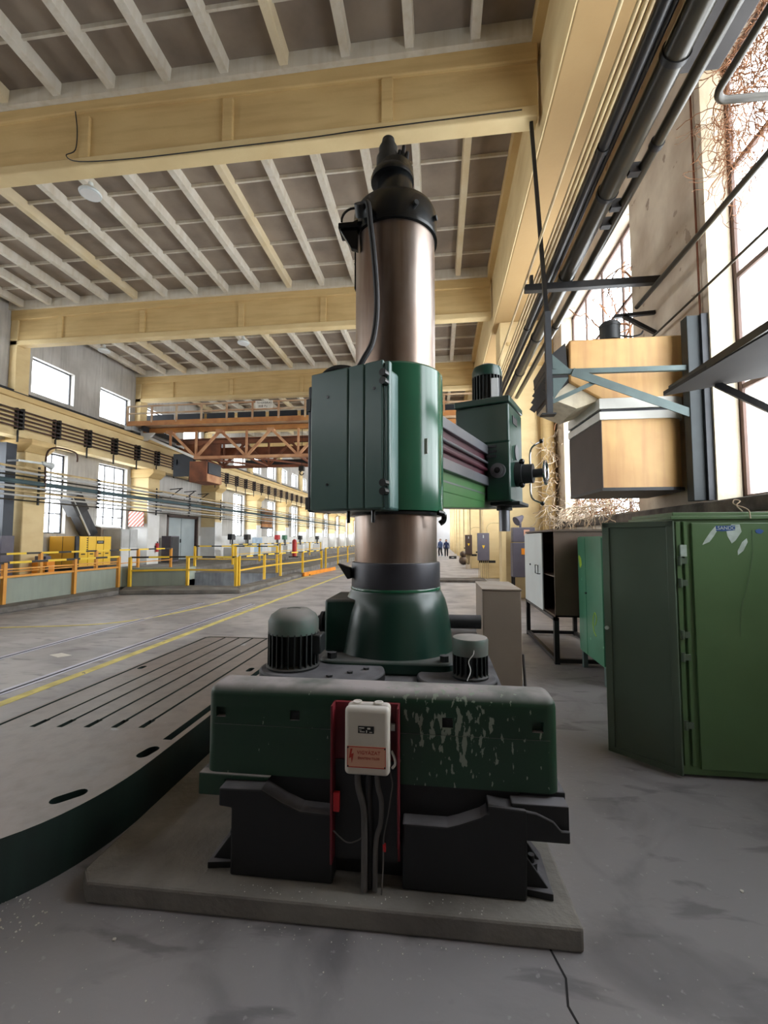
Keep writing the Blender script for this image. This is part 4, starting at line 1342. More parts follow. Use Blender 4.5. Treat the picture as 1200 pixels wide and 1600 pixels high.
MB().tube(smooth_path([(2.38, 6.0, 4.28), (2.5, 5.97, 4.24), (2.62, 5.95, 4.25), (2.66, 5.95, 4.3)], 5), .012, 6).obj('motor_cable', 'rubber', hm)
# its wall frame
hf = thing('heater_frame', 'grey-green angle iron frame holding the air heater on the wall pier', 'frame', (2.3, 5.65, 2.05))
MB().box(2.98, 3.12, 5.56, 5.7, 2.05, 4.28).obj('wall_post', 'post_green', hf, smooth=False, bevel=.005)
MB().box(3.12, 3.19, 5.52, 5.6, 2.05, 4.28).obj('wall_plate', 'steel_dark', hf, smooth=False)
MB().bar((1.39, 5.62, 3.68), (2.98, 5.62, 3.66), .05, .06).obj('cross_bar', 'frame_green', hf, smooth=False)
MB().bar((1.66, 5.58, 3.66), (2.99, 5.58, 3.10), .012, .1).obj('brace', 'frame_green', hf, smooth=False)
MB().bar((1.42, 5.6, 3.3), (2.0, 5.6, 3.56), .012, .05).obj('brace', 'frame_green', hf, smooth=False)
MB().box(1.35, 1.42, 5.58, 5.66, 3.15, 4.45).obj('end_post', 'steel_dark', hf, smooth=False)
MB().prism([(1.43, 3.72), (1.66, 3.68), (1.43, 3.9)], 5.6, 5.61, 'y').prism([(1.43, 3.6), (1.62, 3.6), (1.43, 3.32)], 5.6, 5.61, 'y').obj('gusset', 'frame_green', hf, smooth=False)
MB().box(1.28, 1.45, 5.55, 5.68, 3.13, 3.15).obj('end_plate', 'black_iron', hf, smooth=False)
MB().bar((1.46, 6.62, 7.97), (1.39, 5.66, 4.4), .05, .05).obj('hanger', 'black_iron', hf, smooth=False)
# --- pipe brackets on the wall
pb = thing('pipe_bracket', 'black iron bracket beam carrying the overhead pipes from the wall pier', 'bracket', (2.3, 6.6, 5.3))
MB().box(1.31, 3.195, 6.55, 6.65, 5.28, 5.38).obj('beam', 'black_iron', pb, smooth=False, bevel=.006)
MB().box(1.385, 1.43, 6.56, 6.64, 5.38, 5.52).obj('clamp', 'black_iron', pb, smooth=False)
wb = thing('wall_bracket', 'small black iron triangular bracket on the plaster pier above the heater', 'bracket', (3.0, 6.7, 4.7))
MB().bar((2.62, 6.75, 4.9), (3.19, 6.75, 4.93), .05, .05).obj('arm', 'black_iron', wb, smooth=False)
MB().bar((2.75, 6.75, 4.9), (3.19, 6.75, 4.62), .05, .05).obj('strut', 'black_iron', wb, smooth=False)
pk = thing('wall_plank', 'dark steel plank shelf jutting along the right wall with a strut', 'shelf', (2.8, 4.0, 3.15))
MB().prism([(2.5, 2.4), (3.19, 2.4), (3.19, 4.55), (2.83, 4.82), (2.46, 5.08), (2.44, 5.05), (2.5, 3.6)], 3.16, 3.2).obj('plank', 'plank_dark', pk, smooth=False)
MB().box(2.47, 2.5, 2.4, 5.0, 3.17, 3.24).obj('edge_angle', 'pipe_grey', pk, smooth=False)
MB().bar((2.8, 4.75, 3.16), (3.19, 4.55, 2.8), .05, .06).obj('strut', 'black_iron', pk, smooth=False)
MB().bar((2.8, 2.9, 3.16), (3.19, 2.9, 2.75), .05, .06).obj('strut', 'black_iron', pk, smooth=False)

# --- overhead pipes
ZP = 5.5
for (x, z, r, m, lab, y1) in ((1.345, 5.5, .018, 'pipe_cream', 'thin cream pipe, leftmost of the overhead bundle', 24),
                              (1.475, 5.5, .016, 'pipe_cream', 'thin cream pipe, second from the left in the overhead bundle', 24),
                              (1.525, 5.5, .02, 'pipe_cream', 'cream pipe, third from the left in the overhead bundle', 12.2),
                              (1.575, 5.5, .02, 'pipe_cream', 'cream pipe beside the black overhead pipe', 12.2),
                              (1.66, 5.5, .05, 'pipe_black', 'shiny black overhead pipe between the cream pipes and the thick grey one', 12.2),
                              (1.76, 5.56, .03, 'pipe_black', 'slim black overhead pipe beside the thick grey one', 12.2),
                              (1.92, 5.5, .105, 'pipe_grey', 'thick grey overhead pipe, biggest of the bundle', 12.3),
                              (2.17, 5.5, .055, 'pipe_grey', 'medium grey overhead pipe right of the thick one', 12.3)):
    p = thing('overhead_pipe', lab, 'pipe', (x, 6, z), group='overhead pipes on the right')
    MB().cyl((x, -1.0, z), (x, y1, z), r, n=18).obj('tube', m, p)
    if r > .08:
        for y in (2.4, 3.55, 5.0, 6.6, 8.6, 10.4):
            MB().cyl((x, y, z), (x, y + .05, z), r + .012, n=20).obj('clamp', 'black_iron', p)
    elif r > .04:
        for y in (4.4, 8.2):
            MB().cyl((x, y, z), (x, y + .06, z), r + .012, n=18).obj('coupling', 'black_iron', p)
        if x > 2:
            for y in (4.7, 5.2, 5.5):
                MB().box(x - .14, x - .03, y, y + .08, z - .05, z + .06).obj('clamp', 'black_iron', p, smooth=False)
ep = thing('elbow_pipe', 'grey pipe turning with an elbow into the right window', 'pipe', (2.5, 3, 5.45), group='overhead pipes on the right')
MB().tube([(2.45, -1, 5.5), (2.45, 3.9, 5.5)] + [(2.45 + .12 - .12 * math.cos(R(t)), 3.9 + .14 * math.sin(R(t)), 5.5) for t in range(15, 91, 15)] + [(3.4, 4.06, 5.5)], .033, 12).obj('tube', 'pipe_grey', ep)
for (x, z, r, ya, yb, lab) in ((2.92, 5.0, .033, 2.0, 6.7, 'slim grey pipe along the right windows above the heater'), (3.1, 4.52, .015, 2.0, 6.75, 'thin rod along the right windows below the slim pipe')):
    p = MB().cyl((x, ya, z), (x, yb, z), r, n=12).obj('wall_pipe', 'pipe_grey')
    tag(p, lab, 'pipe')
dw = MB().tube([(3.17, 5.62, 2.1), (3.17, 5.63, 7.4)], .012, 8).obj('conduit', 'rust')
tag(dw, 'thin rusty vertical conduit on the plaster pier', 'pipe')
jb = thing('junction_plate', 'grey steel box with bolts hanging under the roof at the upper right corner', 'box', (2.5, 2.6, 5.6))
MB().box(2.2, 2.75, 2.1, 3.2, 5.62, 5.95).obj('housing', 'dull_grey', jb, smooth=False, bevel=.01)
MB().box(2.12, 2.5, 3.3, 4.0, 5.75, 6.1).obj('side_housing', 'dull_grey', jb, smooth=False, bevel=.01)
for x, y in ((2.27, 3.1), (2.6, 3.1), (2.3, 2.4), (2.65, 2.5)):
    MB().cyl((x, y, 5.62), (x, y, 5.59), .02, n=8).obj('bolt', 'black_iron', jb)
# --- dry vines in the windows
def vines(name, label, n, box, seed, m, r=.004, ln=.5, step=7):
    rr = random.Random(seed)
    v = MB()
    for i in range(n):
        p = Vector((rr.uniform(*box[0]), rr.uniform(*box[1]), rr.uniform(*box[2])))
        d = Vector((rr.uniform(-1, 1), rr.uniform(-1, 1), rr.uniform(-1.2, .6))).normalized()
        pts = [p]
        for j in range(step):
            d = (d + Vector((rr.uniform(-.7, .7), rr.uniform(-.7, .7), rr.uniform(-.8, .6)))).normalized()
            p = p + d * ln / step
            pts.append(p)
        v.tube(pts, r * rr.uniform(.6, 1.6), 4)
    o = v.obj(name, m)
    return tag(o, label, 'vine', None, 'stuff')


vines('dried_vine', 'rusty brown dry vines hanging in the top of the right window', 520, ((3.22, 3.44), (3.6, 5.4), (5.9, 7.2)), 3, 'vine', .0035, .5, 9)
vines('dried_vine', 'loose brown dry stems dangling from the window head', 90, ((3.24, 3.44), (4.4, 5.3), (5.3, 6.2)), 5, 'vine', .0028, .6, 10)
vines('dried_vine', 'pale dry stems piled on the window ledge behind the lockers', 170, ((2.75, 3.4), (8.0, 11.5), (2.05, 2.35)), 8, 'vine_pale', .007, .5)
vines('dried_vine', 'pale dry creeper climbing beside the downpipe', 110, ((2.75, 3.15), (11.9, 12.15), (1.9, 4.3)), 11, 'vine_pale', .008, .5)
vines('dried_vine', 'brown dry bush seen through the window under the heater', 160, ((3.3, 3.46), (7.6, 11.0), (2.05, 2.6)), 12, 'vine', .007, .5)
vines('dried_vine', 'dark dry stems hanging behind the heater motor in the far window', 40, ((3.3, 3.46), (7.9, 10.5), (4.6, 6.6)), 14, 'vine', .014, 1.2)

# ================================================================ overhead crane
cn = thing('overhead_crane', 'rusty orange overhead travelling crane with lattice girders and a railed deck', 'crane', (-6, 19, 5.0))
YN, YF = 17.9, 20.4
for y, m in ((YN, 'rust_pale'), (YF, 'rust')):
    MB().box(-12.9, 1.6, y - .1, y + .1, 6.28, 6.46).obj('top_chord', 'crane_yellow' if y == YN else 'rust', cn, smooth=False)
    MB().box(-10.5, .4, y - .09, y + .09, 5.06, 5.18).obj('bottom_chord', m, cn, smooth=False)
    MB().bar((-12.75, y, 6.1), (-10.45, y, 5.12), .16, .1).obj('end_chord', 'white_paint' if y == YN else m, cn, smooth=False)
    MB().bar((1.5, y, 6.1), (.35, y, 5.12), .16, .1).obj('end_chord', m, cn, smooth=False)
    tops = [-11.65 + 2.3 * i for i in range(6)]
    bots = [-10.45 + 2.3 * i for i in range(5)]
    for i, t in enumerate(tops):
        if i < 5:
            MB().bar((t, y, 6.3), (bots[i], y, 5.14), .1, .1).obj('diagonal', m, cn, smooth=False)
        if i > 0:
            MB().bar((t, y, 6.3), (bots[i - 1], y, 5.14), .1, .1).obj('diagonal', m, cn, smooth=False)
        MB().box(t - .16, t + .16, y - .115, y + .115, 6.2, 6.34).obj('gusset', m, cn, smooth=False)
    for b in bots + [-11.65]:
        MB().box(b - .04, b + .04, y - .04, y + .04, 5.14 if b > -11 else 5.66, 6.3).obj('vertical', m, cn, smooth=False)
for x in (-10.45, -8.15, -5.85, -3.55, -1.25):
    MB().bar((x, YN, 5.12), (x + 2.3 if x < -2 else .3, YF, 5.12), .08, .08).obj('lacing', 'rust', cn, smooth=False)
    MB().bar((x, YN, 5.12), (x, YF, 5.12), .08, .08).obj('lacing', 'rust', cn, smooth=False)
MB().box(-13.2, 1.6, YN - .75, YN + .15, 6.5, 6.56).obj('deck', 'crane_deck', cn, smooth=False)
MB().box(-13.2, 1.6, YN - .76, YN - .72, 6.42, 6.62).obj('deck_edge', 'crane_yellow', cn, smooth=False)
MB().box(-12.9, 1.6, YF - .1, YF + .7, 6.5, 6.56).obj('deck', 'rust', cn, smooth=False)
MB().box(-12.7, -12.6, YN - .5, YF + .5, 6.28, 6.5).obj('end_carriage', 'steel_dark', cn, smooth=False)
MB().box(-13.42, -13.05, YN - .6, YF + .6, 6.28, 6.5).obj('end_carriage', 'locker_grey', cn, smooth=False, bevel=.02)
MB().prism([(-13.05, 6.46), (-12.2, 6.46), (-12.75, 5.95), (-13.05, 5.95)], YN - .05, YN + .05, 'y').obj('end_plate', 'white_paint', cn, smooth=False)
for y in (YN - .4, YF + .4):
    MB().cyl((-13.34, y, 6.36), (-13.14, y, 6.36), .1, n=20).obj('wheel', 'steel_dark', cn)
ry = YN - .74
for i in range(14):
    x = -13.18 + i * 1.12
    MB().box(x - .035, x + .035, ry - .03, ry + .03, 6.55, 7.28).obj('railing_post', 'crane_deck', cn, smooth=False)
for z in (7.26, 6.95):
    MB().box(-13.2, 1.5, ry - .025, ry + .025, z - .03, z + .03).obj('handrail', 'crane_deck', cn, smooth=False)
MB().box(-12.5, -10.6, YF - .06, YF + .06, 5.5, 6.3).obj('web_plate', 'rust', cn, smooth=False)
MB().box(-12.4, 1.4, YF + .3, YF + .42, 5.75, 6.15).obj('service_beam', 'rust', cn, smooth=False)
MB().box(-9.6, 0.5, YF + .6, YF + .7, 5.2, 5.55).obj('cable_tray', 'steel_dark', cn, smooth=False)
for i in range(10):
    x = -12.9 + i * 1.42
    MB().box(x, x + 1.25, YN + .12, YN + .2, 6.62, 7.12).obj('cover_panel', 'dark_blue', cn, smooth=False)
tr = MB().box(-3.4, -1.6, YN + .2, YF - .2, 6.6, 7.2).obj('hoist_trolley', 'rust', cn, smooth=False, bevel=.03)
MB().cyl((-2.9, YN + .4, 7.25), (-2.9, YF - .4, 7.25), .22, n=20).obj('rope_drum', 'steel_dark', tr)
sg = MB().box(-7.44, -6.70, ry - .045, ry - .025, 6.97, 7.28).obj('sign_board', 'sign_white', cn, smooth=False)
text('TEHERBIRAS', 'lettering', .12, (-7.07, ry - .047, 7.19), (1, 0, 0), (0, 0, 1), 'ink', cn)
text('008 Pü', 'lettering', .14, (-7.12, ry - .047, 7.05), (1, 0, 0), (0, 0, 1), 'ink', cn)
cb = MB().box(-10.74, -9.95, 17.9, 19.2, 4.08, 4.98).obj('cab', 'rust', cn, smooth=False, bevel=.02)
MB().box(-9.95, -9.9, 18.0, 19.1, 4.45, 4.95).obj('cab_window', 'dark_blue', cb, smooth=False)
MB().box(-9.94, -9.9, 17.92, 19.18, 4.1, 4.42).obj('cab_side', 'rust_pale', cb, smooth=False)
MB().box(-11.75, -10.8, 18.3, 18.5, 4.4, 5.4).obj('cab_back', 'dark_blue', cn, smooth=False)
for x in (-11.6, -10.2):
    MB().box(x, x + .06, 18.3, 18.36, 4.9, 5.15).obj('cab_hanger', 'steel_dark', cn, smooth=False)
for yy in (18.6, 19.6):
    MB().cyl((-6.07, 19.1, 6.6), (-6.07, 19.1, 4.85), .012, n=6).obj('hoist_rope', 'black_iron', cn)
MB().box(-6.2, -5.95, 19.0, 19.2, 4.65, 4.88).obj('hook_block', 'black_iron', cn, bevel=.03)
MB().tube([(-6.07 + .09 * math.cos(R(t)), 19.1, 4.56 + .09 * math.sin(R(t))) for t in range(90, 361, 30)], .025, 8).obj('hook', 'black_iron', cn)

# ================================================================ left-hand pipes
PZ = [(3.82, .035, 'pipe_cream', 'topmost cream'), (3.68, .04, 'locker_grey', 'second from the top, pale grey'), (3.55, .03, 'pipe_grey', 'third from the top, slim grey'),
      (3.38, .075, 'pipe_teal', 'thick teal'), (3.22, .035, 'locker_grey', 'pale grey, just under the thick teal one'), (3.08, .03, 'pipe_cream', 'thin cream, third from the bottom'),
      (2.95, .03, 'locker_grey', 'thin pale, second from the bottom'), (2.8, .025, 'pipe_grey', 'lowest thin grey')]
for i, (z, r, m, nm) in enumerate(PZ):
    p = thing('wall_pipe', 'long pipe along the left wall, ' + nm, 'pipe', (-12.85, 20, z), group='pipes along the left wall')
    MB().cyl((-12.85 + .02 * (i % 3), 3.0, z), (-12.85 + .02 * (i % 3), 60.0, z), r, n=10).obj('tube', m, p)
    for y in (9.0, 15.2, 21.4, 27.5):
        MB().cyl((-12.85 + .02 * (i % 3), y, z), (-12.85 + .02 * (i % 3), y + .12, z), r + .02, n=10).obj('coupling', 'steel_dark', p)
for k_ in range(-1, 8):
    y = bayY(k_) + .3
    h = thing('pipe_rack', 'black steel rack arm holding the pipes on left column number %d' % (k_ + 2), 'rack', (-12.9, y, 2.7), group='pipe racks on the left columns')
    h['label'] = 'black steel rack holding the pipes on the %s left-hand column' % ORD[k_ + 1]
    MB().box(-13.0, -12.96, y - .03, y + .03, 2.7, 3.95).obj('upright', 'steel_dark', h, smooth=False)
    for z, r, m, nm in PZ[::2]:
        MB().box(-12.98, -12.7, y - .02, y + .02, z - r - .04, z - r - .005).obj('arm', 'steel_dark', h, smooth=False)
# loop pipe above the first lower window and small lamps
lp = MB().tube(smooth_path([(-12.8, 12.95, 3.3), (-12.8, 12.95, 4.3), (-12.8, 13.15, 4.62), (-12.8, 13.6, 4.7), (-12.8, 14.1, 4.66), (-12.8, 14.2, 4.5), (-12.8, 14.2, 4.35)], 6), .03, 8).obj('loop_pipe', 'conductor')
tag(lp, 'dark arched pipe loop in front of the first lower left window', 'pipe')
wlamp = thing('wall_lamp', 'white long lamp arm on the left column above the pipes', 'lamp', (-12.8, 12.3, 4.0))
MB().bar((-12.7, 11.9, 4.0), (-12.6, 12.7, 4.02), .06, .06).obj('arm', 'lamp_white', wlamp, smooth=False)
MB().tube([(-12.6, 12.6, 4.04), (-12.58, 12.95, 3.98)], [.05, .12], 12).obj('shade', 'lamp_white', wlamp)
MB().box(-13.1, -12.7, 11.9, 11.96, 3.97, 4.03).obj('bracket', 'steel_dark', wlamp, smooth=False)
# dark steel column beside first left column
sc2 = thing('steel_upright', 'dark blue steel upright standing behind the first left column', 'post', (-13.4, 12.1, .45))
MB().box(-13.6, -13.25, 12.0, 12.34, .45, 4.6).obj('shaft', 'dark_blue', sc2, smooth=False)
MB().box(-13.65, -13.2, 11.95, 12.36, .45, 1.7).obj('plinth_box', 'grey_box', sc2, smooth=False)

# ================================================================ compressor corner
cpz = .45
co = thing('air_compressor', 'large yellow compressor cabinet behind the railing', 'compressor', (-13.3, 15.1, cpz))
MB().box(-13.85, -12.80, 14.3, 16.0, .6, 1.7).obj('housing', 'compressor_shaded', co, smooth=False, bevel=.01)
MB().box(-13.8, -12.9, 14.36, 15.95, cpz, .6).obj('skid', 'black_iron', co, smooth=False)
MB().box(-12.84, -12.78, 14.28, 14.42, .58, 1.7).obj('corner_post', 'steel_dark', co, smooth=False)
for i, (ya_, yb_) in enumerate(((14.44, 14.82), (14.84, 15.2), (15.22, 15.58), (15.6, 15.97))):
    MB().box(-12.8, -12.775, ya_, yb_, 1.14, 1.69).obj('upper_panel', 'compressor', co, smooth=False, bevel=.008)
    MB().box(-12.8, -12.775, ya_, yb_, .62, 1.12).obj('lower_panel', 'compressor', co, smooth=False, bevel=.008)
    MB().box(-12.778, -12.77, ya_ + .08, yb_ - .12, 1.03, 1.07).obj('handle', 'ink', co, smooth=False)
MB().box(-12.776, -12.77, 15.24, 15.6, 1.42, 1.54).obj('logo_plate', 'ink', co, smooth=False)
text('KAESER', 'lettering', .075, (-12.768, 15.42, 1.48), (0, 1, 0), (0, 0, 1), 'sign_white', co)
for i in range(6):
    MB().box(-12.776, -12.77, 14.76, 14.81, 1.2 + i * .08, 1.24 + i * .08).obj('vent_slot', 'ink', co, smooth=False)
MB().box(-13.33, -13.32, 14.29, 14.3, .62, 1.69).obj('seam', 'steel_dark', co, smooth=False)
du = thing('exhaust_duct', 'black slanting exhaust duct rising from the yellow compressor to the window', 'duct', (-13.6, 15.4, 1.7))
MB().bar((-13.6, 15.85, 1.72), (-13.6, 15.2, 2.7), .5, .34, up=(1, 0, 0)).obj('lower_duct', 'steel_dark', du, smooth=False)
MB().bar((-13.6, 15.25, 2.6), (-13.6, 14.85, 3.2), .62, .44, up=(1, 0, 0)).obj('upper_duct', 'black_iron', du, smooth=False)
MB().bar((-13.4, 15.6, 1.75), (-13.4, 14.7, 3.15), .05, .05).obj('rail', 'locker_grey', du, smooth=False)
ob = thing('orange_unit', 'small orange machine unit on the platform beside the compressor', 'machine', (-12.6, 12.9, cpz))
MB().box(-12.95, -12.4, 12.75, 13.05, .47, .92).obj('housing', 'orange', ob, bevel=.02, smooth=False)
MB().box(-12.9, -12.5, 12.8, 13.0, .92, 1.05).obj('panel', 'grey_box', ob, bevel=.01, smooth=False)
MB().box(-12.46, -12.39, 12.74, 12.8, .55, .75).obj('handle', 'black_iron', ob, smooth=False)
for s in (-12.85, -12.5):
    MB().box(s - .03, s + .03, 12.8, 13.0, cpz, .47).obj('foot', 'black_iron', ob, smooth=False)
for i, (ya_, yb_, nm) in enumerate(((16.3, 16.78, 'left'), (16.8, 17.28, 'right'))):
    gl = thing('grey_locker', 'grey steel locker beside the ochre column, %s of the pair' % nm, 'locker', (-12.9, (ya_ + yb_) / 2, cpz), group='pair of grey lockers')
    MB().box(-13.4, -12.62, ya_, yb_, .47, 2.0).obj('body', 'locker_grey', gl, smooth=False, bevel=.006)
    MB().box(-12.62, -12.6, ya_ + .02, yb_ - .02, 1.27, 1.97).obj('upper_door', 'locker_grey', gl, smooth=False)
    MB().box(-12.62, -12.6, ya_ + .02, yb_ - .02, .5, 1.24).obj('lower_door', 'white_paint', gl, smooth=False)
    MB().box(-13.3, -12.7, ya_ + .05, yb_ - .05, cpz, .47).obj('foot', 'black_iron', gl, smooth=False)
MB_ = thing('grey_crate', 'weathered grey plywood crate with a sloping lid behind the grey lockers', 'crate', (-13.5, 15.9, cpz))
MB().prism([(-13.9, .45), (-13.42, .45), (-13.42, 2.05), (-13.9, 2.15)], 16.2, 17.3, 'y').obj('box', 'taupe', MB_, smooth=False)
MB().prism([(-13.95, 2.17), (-13.4, 2.06), (-13.4, 2.08), (-13.95, 2.2)], 16.15, 17.35, 'y').obj('lid', 'white_paint', MB_, smooth=False)
hs = thing('hatched_sign', 'red and white hatched warning board on the left column', 'sign', (-13.6, 18.45, 2.16))
MB().box(-13.95, -13.2, 18.44, 18.48, 2.16, 2.85).obj('board', 'hatch_red', hs, smooth=False)
MB().box(-13.6, -13.5, 18.48, 18.6, 2.3, 2.7).obj('bracket', 'steel_dark', hs, smooth=False)
fe = thing('fire_extinguisher', 'small red fire extinguisher hanging on the white column foot', 'extinguisher', (-13.0, 19.2, 1.0))
MB().cyl((-13.0, 19.2, 1.0), (-13.0, 19.2, 1.4), .07, n=14).obj('bottle', 'machine_red', fe)
MB().cyl((-13.0, 19.2, 1.4), (-13.0, 19.2, 1.48), .03, n=10).obj('valve', 'black_iron', fe)
MB().box(-13.08, -13.05, 19.12, 19.28, 1.1, 1.3).obj('bracket', 'steel_dark', fe, smooth=False)
dc = thing('control_cabinet', 'dark control cabinet left of the grey double door', 'cabinet', (-13.3, 20.8, cpz))
MB().box(-13.6, -13.1, 20.4, 21.1, .47, 1.75).obj('body', 'grey_box', dc, smooth=False, bevel=.01)
MB().box(-13.1, -13.08, 20.44, 21.06, .55, 1.7).obj('door', 'steel_dark', dc, smooth=False)
MB().box(-13.55, -13.15, 20.45, 21.05, cpz, .47).obj('foot', 'black_iron', dc, smooth=False)
wb2 = thing('wall_bracket', 'row of black triangular cable brackets on the wall above the grey door', 'bracket', (-13.6, 23, 4.1))
for y in (21.6, 22.9, 24.3):
    MB().bar((XL, y, 4.2), (XL + .7, y, 4.25), .04, .04).bar((XL, y, 3.8), (XL + .6, y, 4.22), .04, .04).obj('bracket_arm', 'black_iron', wb2, smooth=False)
# white foot of the far wall bays
struct(MB().box(XL, XL + .02, 24.5, 60, .45, 1.8).obj('baseboard_left', 'white_paint', smooth=False), 'white painted band along the far left wall')

# ================================================================ far machines along the left wall
def bench_drill(x, y, m, label):
    t = thing('bench_machine', label, 'machine', (x, y, cpz), group='small machines along the far left wall')
    MB().box(x - .35, x + .35, y - .3, y + .3, cpz, 1.1).obj('cabinet', 'white_paint', t, smooth=False, bevel=.02)
    MB().cyl((x, y + .1, 1.1), (x, y + .1, 1.9), .05, n=10).obj('column', 'steel_dark', t)
    MB().box(x - .14, x + .14, y - .25, y + .25, 1.55, 1.9).obj('head', m, t, bevel=.03, smooth=False)
    MB().cyl((x, y - .15, 1.3), (x, y - .15, 1.56), .03, n=8).obj('spindle', 'steel_dark', t)
    MB().box(x - .2, x + .2, y - .25, y + .1, 1.15, 1.19).obj('table', 'steel_dark', t, smooth=False)


bench_drill(-12.3, 25.2, 'steel_dark', 'dark bench drill on a white cabinet near the grey door')
bench_drill(-12.3, 27.4, 'black_iron', 'second dark bench drill on a white cabinet along the far left wall')
bench_drill(-12.0, 32.0, 'machine_red', 'red bench machine on a white cabinet along the far left wall')
bench_drill(-12.0, 33.6, 'locker_mint', 'green bench machine next to the red one')
bench_drill(-12.0, 37.5, 'black_iron', 'dark bench machine between the far ochre columns')
bench_drill(-12.0, 43.0, 'steel_dark', 'last dark bench machine far down the left wall')
bl = thing('blue_sheet', 'pale blue sheet panel leaning on a far left column', 'panel', (-12.6, 29.6, cpz))
MB().box(-12.65, -12.6, 29.0, 30.6, .46, 1.7).obj('sheet', 'sheet_blue', bl, smooth=False)
MB().box(-12.7, -12.55, 29.0, 30.6, cpz, .48).obj('foot_rail', 'steel_dark', bl, smooth=False)
ob2 = thing('wooden_crate', 'orange brown wooden case on the far left wall shelf', 'crate', (-13.2, 32.5, 2.4))
MB().box(-13.6, -13.0, 31.5, 33.5, 2.5, 3.9).obj('case', 'crane_yellow', ob2, smooth=False)
MB().box(-13.99, -12.95, 31.4, 33.6, 2.4, 2.5).obj('shelf', 'steel_dark', ob2, smooth=False)
rt = thing('red_tank', 'red cylinder trolley standing behind the railing', 'tank', (-9.0, 27.0, .45))
MB().cyl((-9.0, 27.0, .52), (-9.0, 27.0, 1.45), .14, n=14).obj('cylinder', 'machine_red', rt)
MB().ball((-9.0, 27.0, 1.45), .14, 12).obj('shoulder', 'machine_red', rt)
MB().box(-9.3, -8.7, 26.8, 27.2, .45, .52).obj('trolley', 'steel_dark', rt, smooth=False)

# ================================================================ railings
def railing(pts, zb, zt, label, mids=(.5,), low=None, pm='rail_yellow', double=True, grp='black and yellow safety railings'):
    c = Vector((sum(p[0] for p in pts) / len(pts), sum(p[1] for p in pts) / len(pts), zb))
    t = thing('safety_railing', label, 'railing', tuple(c), group=grp)
    for (x, y) in pts:
        MB().box(x - .04, x + .04, y - .04, y + .04, zb, zt).obj('post', pm, t, smooth=False)
    for (xa, ya_), (xb, yb_) in zip(pts[:-1], pts[1:]):
        hz = 'hazard_y' if abs(yb_ - ya_) > abs(xb - xa) else 'hazard_x'
        MB().bar((xa, ya_, zt), (xb, yb_, zt), .05, .05).obj('top_rail', hz, t, smooth=False)
        for f_ in mids:
            z = zb + (zt - zb) * f_
            MB().bar((xa, ya_, z), (xb, yb_, z), .03, .03).obj('mid_rail', pm, t, smooth=False)
        if low:
            MB().bar((xa, ya_, low), (xb, yb_, low), .05, .05).obj('lower_rail', pm, t, smooth=False)
    return t


railing([(-9.72, 4.9), (-9.72, 6.9), (-9.72, 8.9), (-9.72, 10.85), (-9.72, 12.5)], .13, 1.06, 'black and yellow railing along the grey-green parapet wall', (.84,), .74, 'rail_orange')
railing([(-9.5, 12.72), (-7.95, 13.32), (-6.32, 13.3)], .125, 1.03, 'yellow railing across the corner of the pit', (), .62)
railing([(-6.3, 13.45), (-6.38, 15.73), (-6.3, 17.2), (-5.95, 19.0), (-5.9, 22.0)], .12, 1.03, 'yellow railing along the right edge of the pit', (), .6)
railing([(-10.9, 7.0), (-10.9, 9.0), (-10.9, 11.0), (-10.9, 13.0), (-10.9, 15.0), (-10.9, 17.0)], .45, 1.22, 'orange second railing on the platform in front of the compressor', (.4,), None, 'rail_orange')
railing([(-10.2, 17.6), (-8.4, 17.6), (-6.6, 17.6)], .45 if False else .22, 1.3, 'thin yellow railing across the platform behind the pit', (.5,))
railing([(-9.2, 19.0), (-9.2, 22.0), (-9.2, 25.0), (-9.2, 28.0), (-9.2, 31.0), (-9.2, 34.0)], .45, 1.35, 'long yellow railing on the far platform', (.5,))
railing([(-6.2, 24.0), (-6.2, 27.0), (-6.2, 30.0), (-6.2, 34.0), (-6.2, 38.0)], 0.0, 1.1, 'long yellow railing along the aisle far away', (.5,))
op = thing('orange_barrier', 'orange barrier plank lying at the pit edge', 'barrier', (-5.6, 19.6, .0))
MB().bar((-5.72, 18.4, .09), (-5.3, 22.4, .09), .08, .16).obj('plank', 'orange', op, smooth=False)
MB().box(-5.8, -5.6, 18.9, 19.05, 0, .05).obj('foot', 'black_iron', op, smooth=False)

# ================================================================ lamps under the roof
for (x, y, z, nm) in ((-6.05, 6.75, 7.86, 'under the nearest roof beam'), (-5.97, 12.75, 7.86, 'under the second roof beam'), (-10.7, 12.75, 7.86, 'under the second roof beam near the left wall')):
    l = thing('ceiling_lamp', 'round white factory lamp ' + nm, 'lamp', (x, y, z - .2))
    MB().lathe([(.17, z - .2), (.18, z - .17), (.12, z - .1), (.05, z - .06), (.04, z + .02)], (x, y), 24).obj('shade', 'lamp_white', l)
    MB().lathe([(.15, z - .205), (.15, z - .195)], (x, y), 24).obj('lens', 'pane' if False else 'white_paint', l)

